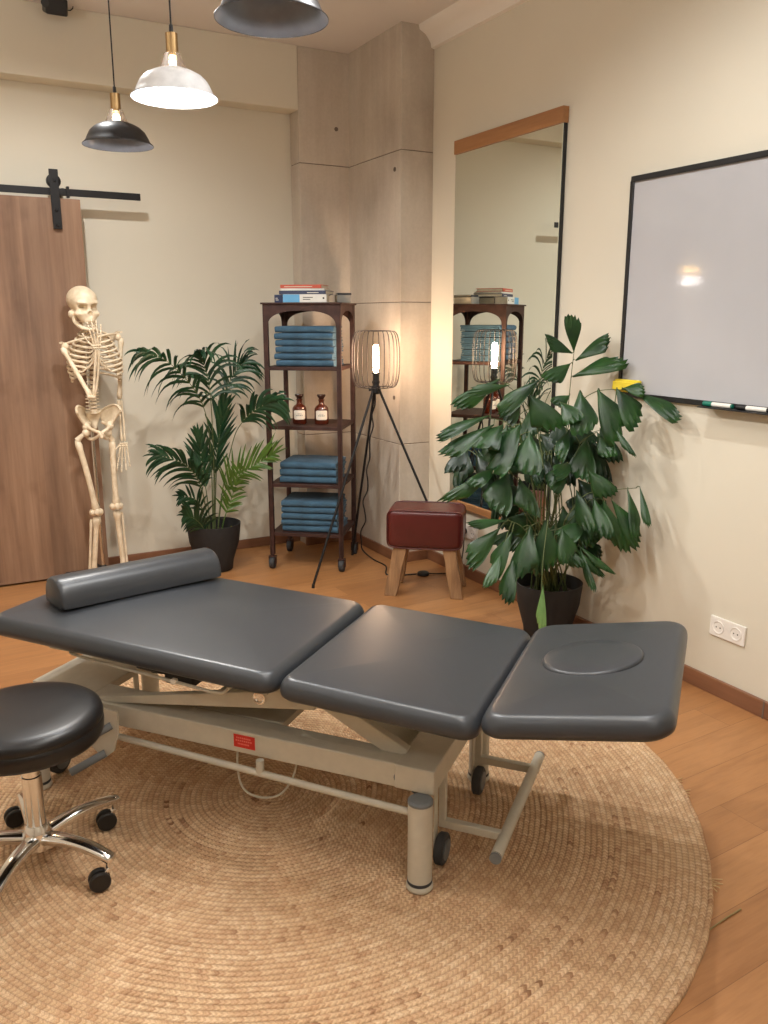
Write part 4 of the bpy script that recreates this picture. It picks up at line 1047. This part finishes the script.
frond([(565, 520, -.1), (585, 495, -.12), (612, 490, -.14), (636, 488, -.16)], [(640, 487, 648, 524, 7), (628, 489, 642, 535, 12), (612, 500, 642, 542, 17), (603, 500, 619, 550, 19), (594, 498, 604, 536, 18), (576, 490, 585, 530, 17), (588, 470, 610, 497, 18)], M['fish'], 7)
frond([(562, 560, -.1), (568, 548, -.12), (580, 546, -.14)], [(575, 548, 603, 577, 7), (578, 545, 612, 570, 7), (580, 548, 590, 590, 8), (560, 545, 580, 566, 12)], M['fish'], 8)
frond([(560, 460, .1), (575, 440, .12), (600, 430, .12)], [(600, 428, 612, 462, 20), (590, 435, 606, 476, 20), (575, 432, 590, 452, 20), (585, 455, 605, 492, 18)], M['fish2'], 9)
frond([(548, 520, -.25), (543, 560, -.3), (541, 600, -.3)], [(543, 585, 540, 634, 9)], M['fish3'], 30)
rr = random.Random(42)
for k in range(13):   # inner fronds of the bush
    cx = 480+11*k+rr.uniform(-6, 6); cy = rr.choice((415, 445, 470, 500, 530, 545))+rr.uniform(-10, 10)
    if cx < 500 and cy < 440: cy += 40
    if cx > 590: cx = 590; cy = min(cy, 500)
    off = rr.uniform(-.15, .3); lv = []
    for q in range(5):
        bx_ = cx+rr.uniform(-20, 20); by_ = cy+rr.uniform(-22, 22); a = rr.uniform(.2, 2.9); LL = rr.uniform(24, 42)
        ex, ey = bx_+math.cos(a)*LL*.8, by_+abs(math.sin(a))*LL
        if ex > 610 and ey > 440: ex = 608
        lv.append((bx_, by_, ex, ey, rr.uniform(13, 24), off+rr.uniform(-.08, .08)))
    frond([(545+(cx-545)*.35, 560+(cy-560)*.5, off*.6), (cx, cy, off)], lv, M['fish'] if k % 2 else M['fish2'], 50+k)
for k in range(12):
    x = 528+4.2*k; frond([(x, 560, .02*k-.1), (x+rr.uniform(-6, 6), 500, .02*k-.1), (x+rr.uniform(-14, 14), 450, .02*k-.1)], [(x, 452, x+rr.uniform(-10, 12), 480, 12)], M['fish2'], 90+k, thick=.006)

# ---------------------------------------------------------------- skeleton
YS = 4.93
def sp(px, py, off=0.0): return aty(px, py, YS+off)
SKC = Vector((.80, 4.97, 0))
sk = thing('anatomical_skeleton', 'ivory teaching skeleton on a rolling stand, one hand raised to its chin', 'skeleton', SKC)
def bone(name, pts, r, par=None, n=12, mat=None, sq=None): return MB().tube(pts, r, n, squash=sq).build(name, mat or M['bone'], par or sk, smooth=80)
def ell(p, c, r): return (Vector(((p.x-c[0])/r[0], (p.y-c[1])/r[1], (p.z-c[2])/r[2])).length-1)*min(r)
def smin(a, b, k=.012):
    h = max(k-abs(a-b), 0)/k; return min(a, b)-h*h*k*.25
def sdf(p):
    q = Vector((abs(p.x), p.y, p.z))
    d = ell(q, (0, -.012, .024), (.070, .090, .068))
    d = smin(d, ell(q, (0, .046, -.038), (.052, .042, .050)), .02)
    d = smin(d, ell(q, (.046, .046, -.040), (.015, .028, .010)), .010)
    d = smin(d, ell(q, (0, .064, .014), (.048, .018, .011)), .010)
    d = smin(d, ell(q, (0, .062, -.072), (.030, .026, .020)), .008)
    d = smin(d, ell(q, (.058, -.01, -.045), (.014, .020, .020)), .008)
    for c, r in (((.0275, .082, -.010), (.0205, .060, .0195)), ((0.0, .088, -.042), (.0115, .024, .017)), ((.066, .045, -.088), (.024, .04, .022))):
        d = max(d, -ell(q, c, r))
    return d
fdir = Vector((.22, -.97, -.06)).normalized(); lat = fdir.cross(Vector((0, 0, 1))).normalized(); upv = lat.cross(fdir)
SM = Matrix((lat, fdir, upv)).transposed(); ctr = sp(83, 305, -.02); SS = 1.10
vs = []; n, m_ = 110, 84
for i in range(m_+1):
    ph = PI*i/m_
    for k in range(n):
        a = 2*PI*k/n; d = Vector((math.sin(ph)*math.cos(a), math.sin(ph)*math.sin(a), math.cos(ph)))
        r_ = .14
        o0 = Vector((0, .0, -.005))
        for it in range(70):
            s_ = sdf(o0+d*r_)
            if s_ < .0004: break
            r_ -= max(s_*.6, .0008)
            if r_ < .02: break
        vs.append(ctr + SM @ ((o0+d*r_)*SS))
fs = [(i*n+k, (i+1)*n+k, (i+1)*n+(k+1) % n, i*n+(k+1) % n) for i in range(m_) for k in range(n)]
skull = MB().add(vs, fs).build('skull', M['bone'], sk, smooth=80)
def sl(x, y, z): return ctr + SM @ (Vector((x, y, z))*SS)
jaw = MB().tube(smoothpath([sl(*q) for q in ((-.050, .0, -.045), (-.047, .005, -.080), (-.036, .040, -.102), (-.016, .066, -.112), (.016, .066, -.112), (.036, .040, -.102), (.047, .005, -.080), (.050, .0, -.045))], 5), .0110, 10, squash=1.2)
jaw.build('jaw', M['bone'], skull, smooth=80)
th_ = MB()
for row, z0, yy in ((0, -.085, .078), (1, -.0955, .074)):
    for k in range(10):
        a = (k-4.5)*.20; th_.ball(sl(.030*math.sin(a)*1.1, yy-.028*(1-math.cos(a))*1.4, z0), (.0032, .0032, .0062), 8, 6)
th_.build('teeth', M['paper'], skull, smooth=80)
# spine
sppts = [sp(84, 322, .03), sp(87, 335, .035), sp(91, 350, .06), sp(93, 370, .06), sp(93, 388, .03), sp(93, 400, .01), sp(94, 412, .01)]
cp_ = smoothpath(sppts, 5); spn = MB(); tot = len(cp_)
for k in range(24):
    f_ = k/23*(tot-1.001); i = int(f_); p = cp_[i].lerp(cp_[i+1], f_-i); rad = .011+.011*k/23
    spn.lathe(p-Vector((0, 0, .007)), [(0, 0), (rad, .0), (rad*.85, .006), (rad, .013), (0, .014)], 14)
    spn.tube([p+Vector((0, rad, 0)), p+Vector((0, rad+.022, -.012))], .0045, 6)
    for sg in (-1, 1): spn.tube([p+Vector((0, rad*.6, 0)), p+Vector((sg*(rad+.016), rad+.004, .002))], .0038, 6)
spn.build('spine', M['bone'], sk, smooth=70)
# rib cage
rc = sp(95, 362, .0); yawb = R(-6)
def rcp(a, aw, ad, z, z1):
    x, y = math.sin(a)*aw, -math.cos(a)*ad
    return Vector((rc.x+x*math.cos(yawb)-y*math.sin(yawb), rc.y+x*math.sin(yawb)+y*math.cos(yawb), z+(z1-z)*((1-a/PI) if a >= 0 else (1+a/PI))))
ztop = sp(95, 332, 0).z; hgt = .285
for i in range(11):
    u = i/10; aw = .060+.086*math.sin(min(1, u*1.25+.12)*PI/2)-.016*max(0, u-.75)/.25; ad = .048+.055*math.sin(min(1, u*1.2+.1)*PI/2)
    z = ztop-u*hgt*.82+.01; z1 = z-.045-.040*u
    a_end = .30 if i < 7 else .55+.28*(i-7)
    for sg in (-1, 1):
        pts = [rcp(sg*(PI-.12-(PI-.12-a_end)*k/22), aw, ad, z, z1) for k in range(23)]
        MB().tube(pts, [.0058]+[.0072]*21+[.005], 8, squash=1.0).build('rib', M['bone'], sk, smooth=80)
        if i < 8:
            e = pts[-1]; s_ = rcp(sg*.10, .06, ad+.004, ztop-.055-u*.13, ztop-.055-u*.13); MB().tube([e, e.lerp(s_, .5)+Vector((0, -.004, -.004)), s_], .0042, 8).build('rib_cartilage', M['bone'], sk, smooth=80)
st0 = rcp(0, .06, .075, ztop-.035, ztop-.035); st1 = rcp(0, .06, .112, ztop-.20, ztop-.20)
bone('sternum', [st0, st0.lerp(st1, .2), st0.lerp(st1, .3), st0.lerp(st1, .75), st1], [.020, .017, .012, .013, .004], n=12, sq=.35)
shR, shL = sp(63, 347, -.03), sp(119, 336, .02)
bone('collarbone', smoothpath([st0+Vector((-.014, 0, .008)), (st0+shR)/2+Vector((0, -.02, .018)), shR+Vector((.006, .01, .014))], 5), .0062)
bone('collarbone', smoothpath([st0+Vector((.014, 0, .008)), (st0+shL)/2+Vector((0, -.02, .015)), shL+Vector((-.004, .01, .014))], 5), .0062)
for sh, sg in ((shR, 1), (shL, -1)):
    g = MB(); a, b, c_ = sh+Vector((sg*.010, .025, .008)), sh+Vector((sg*.075, .085, .0)), sh+Vector((sg*.055, .080, -.125))
    n_ = (b-a).cross(c_-a).normalized()*.0022; g.add([a-n_, b-n_, c_-n_, a+n_, b+n_, c_+n_], [(0, 1, 2), (5, 4, 3), (0, 3, 4, 1), (1, 4, 5, 2), (2, 5, 3, 0)])
    g.tube([b, a, c_, b], .0042, 8); g.tube([b+Vector((0, .01, -.02)), a+Vector((-sg*.008, .01, .016)), sh+Vector((-sg*.012, -.01, .022))], [.004, .007, .009], 8, squash=.6)
    g.build('shoulder_blade', M['bone'], sk, smooth=60)
def longbone(name, a, b, r0, rm, r1, bow=Vector((0, 0, 0)), par=None):
    a, b = Vector(a), Vector(b); pts = []; rs = []
    for k in range(15):
        u = k/14; pts.append(a.lerp(b, u)+bow*math.sin(PI*u))
        e0, e1 = max(0, 1-u/.16), max(0, 1-(1-u)/.16)
        cap = 1-.45*max(0, 1-u/.03)-.45*max(0, 1-(1-u)/.03)
        rs.append((rm+(r0-rm)*e0**1.1+(r1-rm)*e1**1.1)*cap)
    return MB().tube(pts, rs, 14).build(name, M['bone'], par or sk, smooth=80)
elR, wrR = sp(91, 397, -.12), sp(97, 350, -.17)
o = longbone('upper_arm_bone', shR+Vector((-.004, 0, -.004)), elR, .0235, .0125, .020)
MB().ball(shR+Vector((.012, .004, .003)), .021, 14, 10).build('joint_head', M['bone'], o, smooth=80)
MB().tube([elR+Vector((-.020, 0, .004)), elR+Vector((.022, .0, .0))], [.013, .014], 12).build('elbow_joint', M['bone'], o, smooth=80)
longbone('forearm_bone', elR+Vector((.012, 0, -.006)), wrR+Vector((-.006, 0, 0)), .0135, .0065, .010)
longbone('forearm_bone', elR+Vector((.020, -.006, .006)), wrR+Vector((.008, -.004, 0)), .009, .0058, .011, Vector((.008, 0, 0)))
elL, wrL = sp(119.5, 399, .03), sp(123.5, 441, -.01)
o = longbone('upper_arm_bone', shL+Vector((.010, 0, -.012)), elL, .023, .0120, .019)
MB().ball(shL+Vector((-.006, .002, -.006)), .020, 14, 10).build('joint_head', M['bone'], o, smooth=80)
longbone('forearm_bone', elL+Vector((-.006, 0, -.006)), wrL+Vector((-.009, 0, 0)), .013, .0058, .008)
longbone('forearm_bone', elL+Vector((.008, 0, -.008)), wrL+Vector((.007, 0, 0)), .010, .0058, .0105, Vector((.004, 0, 0)))
def hand(w_, dirv, side, curl, ln=1.0):
    g = MB(); dirv = Vector(dirv).normalized(); side = Vector(side).normalized(); nrm = dirv.cross(side)
    for i in range(4):
        for j in range(2): g.ball(w_+dirv*(.008+.013*j)+side*(i-1.5)*.0115, .0072, 8, 6)
    lens = [(.062, .036, .022, .016), (.066, .042, .026, .018), (.062, .038, .024, .017), (.056, .030, .018, .015)]
    for i, ls in enumerate(lens):
        p = w_+dirv*.026+side*(i-1.5)*.012; d = (dirv+side*(i-1.5)*.10).normalized()
        for k, L in enumerate(ls):
            e = p+d*L*ln*.95; g.tube([p, p.lerp(e, .15), p.lerp(e, .5), p.lerp(e, .85), e], [.0035, .0052, .0036, .0048, .0035], 8); p = e+d*.0015
            d = (d+nrm*curl).normalized()
    p = w_+dirv*.014-side*.020; d = (dirv*.75-side*.65+nrm*.2).normalized()
    for k, L in enumerate((.042, .030, .022)):
        e = p+d*L*ln; g.tube([p, p.lerp(e, .15), p.lerp(e, .5), p.lerp(e, .85), e], [.004, .006, .0042, .0055, .004], 8); p = e+d*.0015; d = (d+dirv*.35).normalized()
    return g.build('hand_bones', M['bone'], sk, smooth=80)
hand(wrR+Vector((.001, -.004, .004)), sp(94, 321, -.20)-wrR, (1, .1, 0), .12, .92)
hand(wrL+Vector((-.001, -.004, -.006)), sp(124, 476, -.03)-wrL, (.96, -.25, 0), .05)
# pelvis
def wing(sg):
    pc = sp(97, 418, 0); g = MB(); nu, nv = 12, 7; vs = []
    for i in range(nu+1):
        u = i/nu   # along the crest from back to front
        a = PI*(.98-.86*u)
        ox, oz = .030+.105*math.sin(u*PI*.5)**.8, .062*math.sin(.35+u*2.2)+.010; oy = .065-.145*u
        ix, iz = .040+.032*u, -.030-.018*u; iy = .045-.075*u
        for j in range(nv+1):
            v = j/nv; b_ = math.sin(v*PI)*.018
            vs.append((ix+(ox-ix)*v, iy+(oy-iy)*v+b_, iz+(oz-iz)*v-b_*.3))
    P_ = [pc+Vector((sg*x*.86, y+sg*x*-.10, z)) for x, y, z in vs]; th3 = Vector((0, .005, -.002)); N = len(P_)
    top = [p-th3 for p in P_]; bot = [p+th3 for p in P_]
    fs = []
    for i in range(nu):
        for j in range(nv):
            q = (i*(nv+1)+j, i*(nv+1)+j+1, (i+1)*(nv+1)+j+1, (i+1)*(nv+1)+j); fs.append(q); fs.append(tuple(x+N for x in q[::-1]))
    g.add(top+bot, fs)
    g.tube([P_[i*(nv+1)+nv] for i in range(nu+1)], .0075, 10)
    g.tube([P_[i*(nv+1)] for i in range(nu+1)], .008, 10)
    g.tube([P_[nu*(nv+1)+j] for j in range(nv, -1, -1)], .007, 10)
    hip = pc+Vector((sg*.070, -.022-sg*.008, -.058))
    def q_(x, y, z): return pc+Vector((sg*x*.86, y-sg*x*.10, z*.86))
    g.tube(smoothpath([q_(.072, -.02, -.045), q_(.045, -.065, -.068), q_(.010, -.085, -.085), q_(.012, -.08, -.105), q_(.045, -.03, -.135), q_(.068, .01, -.125), q_(.078, -.005, -.075), q_(.072, -.02, -.045)], 5), [.0095]*36, 10)
    g.ball(q_(.072, -.015, -.052), (.024, .026, .026), 12, 9)
    return g
for sg in (-1, 1): wing(sg).build('hip_bone', M['bone'], sk, smooth=70)
pc = sp(97, 418, 0)
MB().tube([pc+Vector((-.012, .035, .035)), pc+Vector((-.01, .055, .0)), pc+Vector((-.008, .055, -.04)), pc+Vector((-.006, .035, -.065))], [.045, .036, .02, .008], 16, squash=.45).build('sacrum', M['bone'], sk, smooth=80)
MB().ball(pc+Vector((.002, -.088, -.094)), (.012, .009, .016), 12, 8).build('pubic_cartilage', M['bone'], sk, smooth=80)
# legs
def leg(head, troch, knee, ank, foot_dir, sg):
    f_ = longbone('thigh_bone', troch, knee, .024, .0160, .030, Vector((-sg*.004, -.012, 0)))
    MB().tube([troch+Vector((0, 0, -.004)), (troch+head)/2+Vector((0, 0, .002)), head], [.018, .0125, .014], 12).build('bone_neck', M['bone'], f_, smooth=80)
    MB().ball(head, .0225, 14, 10).build('joint_head', M['bone'], f_, smooth=80)
    for dx in (-.019, .019): MB().ball(knee+Vector((dx, .004, -.002)), (.021, .028, .022), 12, 9).build('condyle', M['bone'], f_, smooth=80)
    MB().ball(knee+Vector((0, -.036, .006)), (.018, .009, .020), 12, 9).build('kneecap', M['bone'], f_, smooth=80)
    kt = knee+Vector((0, .002, -.030))
    s_ = longbone('shin_bone', kt, ank, .035, .0150, .021)
    longbone('calf_bone', kt+Vector((sg*.030, .012, -.012)), ank+Vector((sg*.024, .008, -.012)), .011, .0075, .012)
    g = MB(); g.ball(ank+Vector((0, .0, -.028)), (.020, .024, .016), 12, 8); g.ball(ank+Vector((0, .040, -.048)), (.018, .032, .018), 12, 8)
    d = Vector(foot_dir).normalized(); s2 = Vector((-d.y, d.x, 0))
    for i in range(5):
        p = ank+d*.05+s2*(i-2)*.012+Vector((0, 0, -.040)); e = ank+d*.125+s2*(i-2)*.019+Vector((0, 0, -.062)); e2 = e+d*(.045 if i else .05)+Vector((0, 0, -.004))
        g.tube([p, p.lerp(e, .5), e], [.008, .005, .0068], 8); g.tube([e, e.lerp(e2, .5), e2], [.0058, .004, .005], 8)
    g.build('foot_bones', M['bone'], s_, smooth=80)
leg(sp(86, 433, -.015), sp(77, 440, -.01), sp(96.5, 512, -.02), sp(94, 572, .0), (-.05, -1, 0), -1)
leg(sp(108, 433, -.015), sp(112, 440, .0), sp(116.5, 506, .0), sp(124, 570, .0), (.2, -1, 0), 1)
# stand
bc_ = Vector((SKC.x+.01, SKC.y+.055, 0))
MB().tube([bc_+Vector((0, 0, .08)), Vector((pc.x-.02, pc.y+.085, pc.z-.02)), Vector((sppts[1].x, sppts[1].y+.06, sppts[1].z+.05))], .010, 14).build('stand_pole', M['chrome'], sk)
MB().lathe((bc_.x, bc_.y, .045), [(0, 0), (.035, 0), (.035, .03), (.018, .05), (0, .05)], 20).build('stand_hub', M['blackp'], sk)
for k in range(5):
    a = R(100+72*k); d = Vector((math.cos(a), math.sin(a), 0)); e = bc_+d*.215
    lg = MB().beam(bc_+d*.02+Vector((0, 0, .066)), e+Vector((0, 0, .058)), .030, .022).build('stand_leg', M['blackp'], sk, bevel=.004)
    MB().lathe(e+Vector((0, 0, .0255))-d.cross(Vector((0, 0, 1)))*.009, [(0, 0), (.022, 0), (.025, .003), (.025, .015), (.022, .018), (0, .018)], 20, d.cross(Vector((0, 0, 1)))).build('caster', M['blackp'], lg)
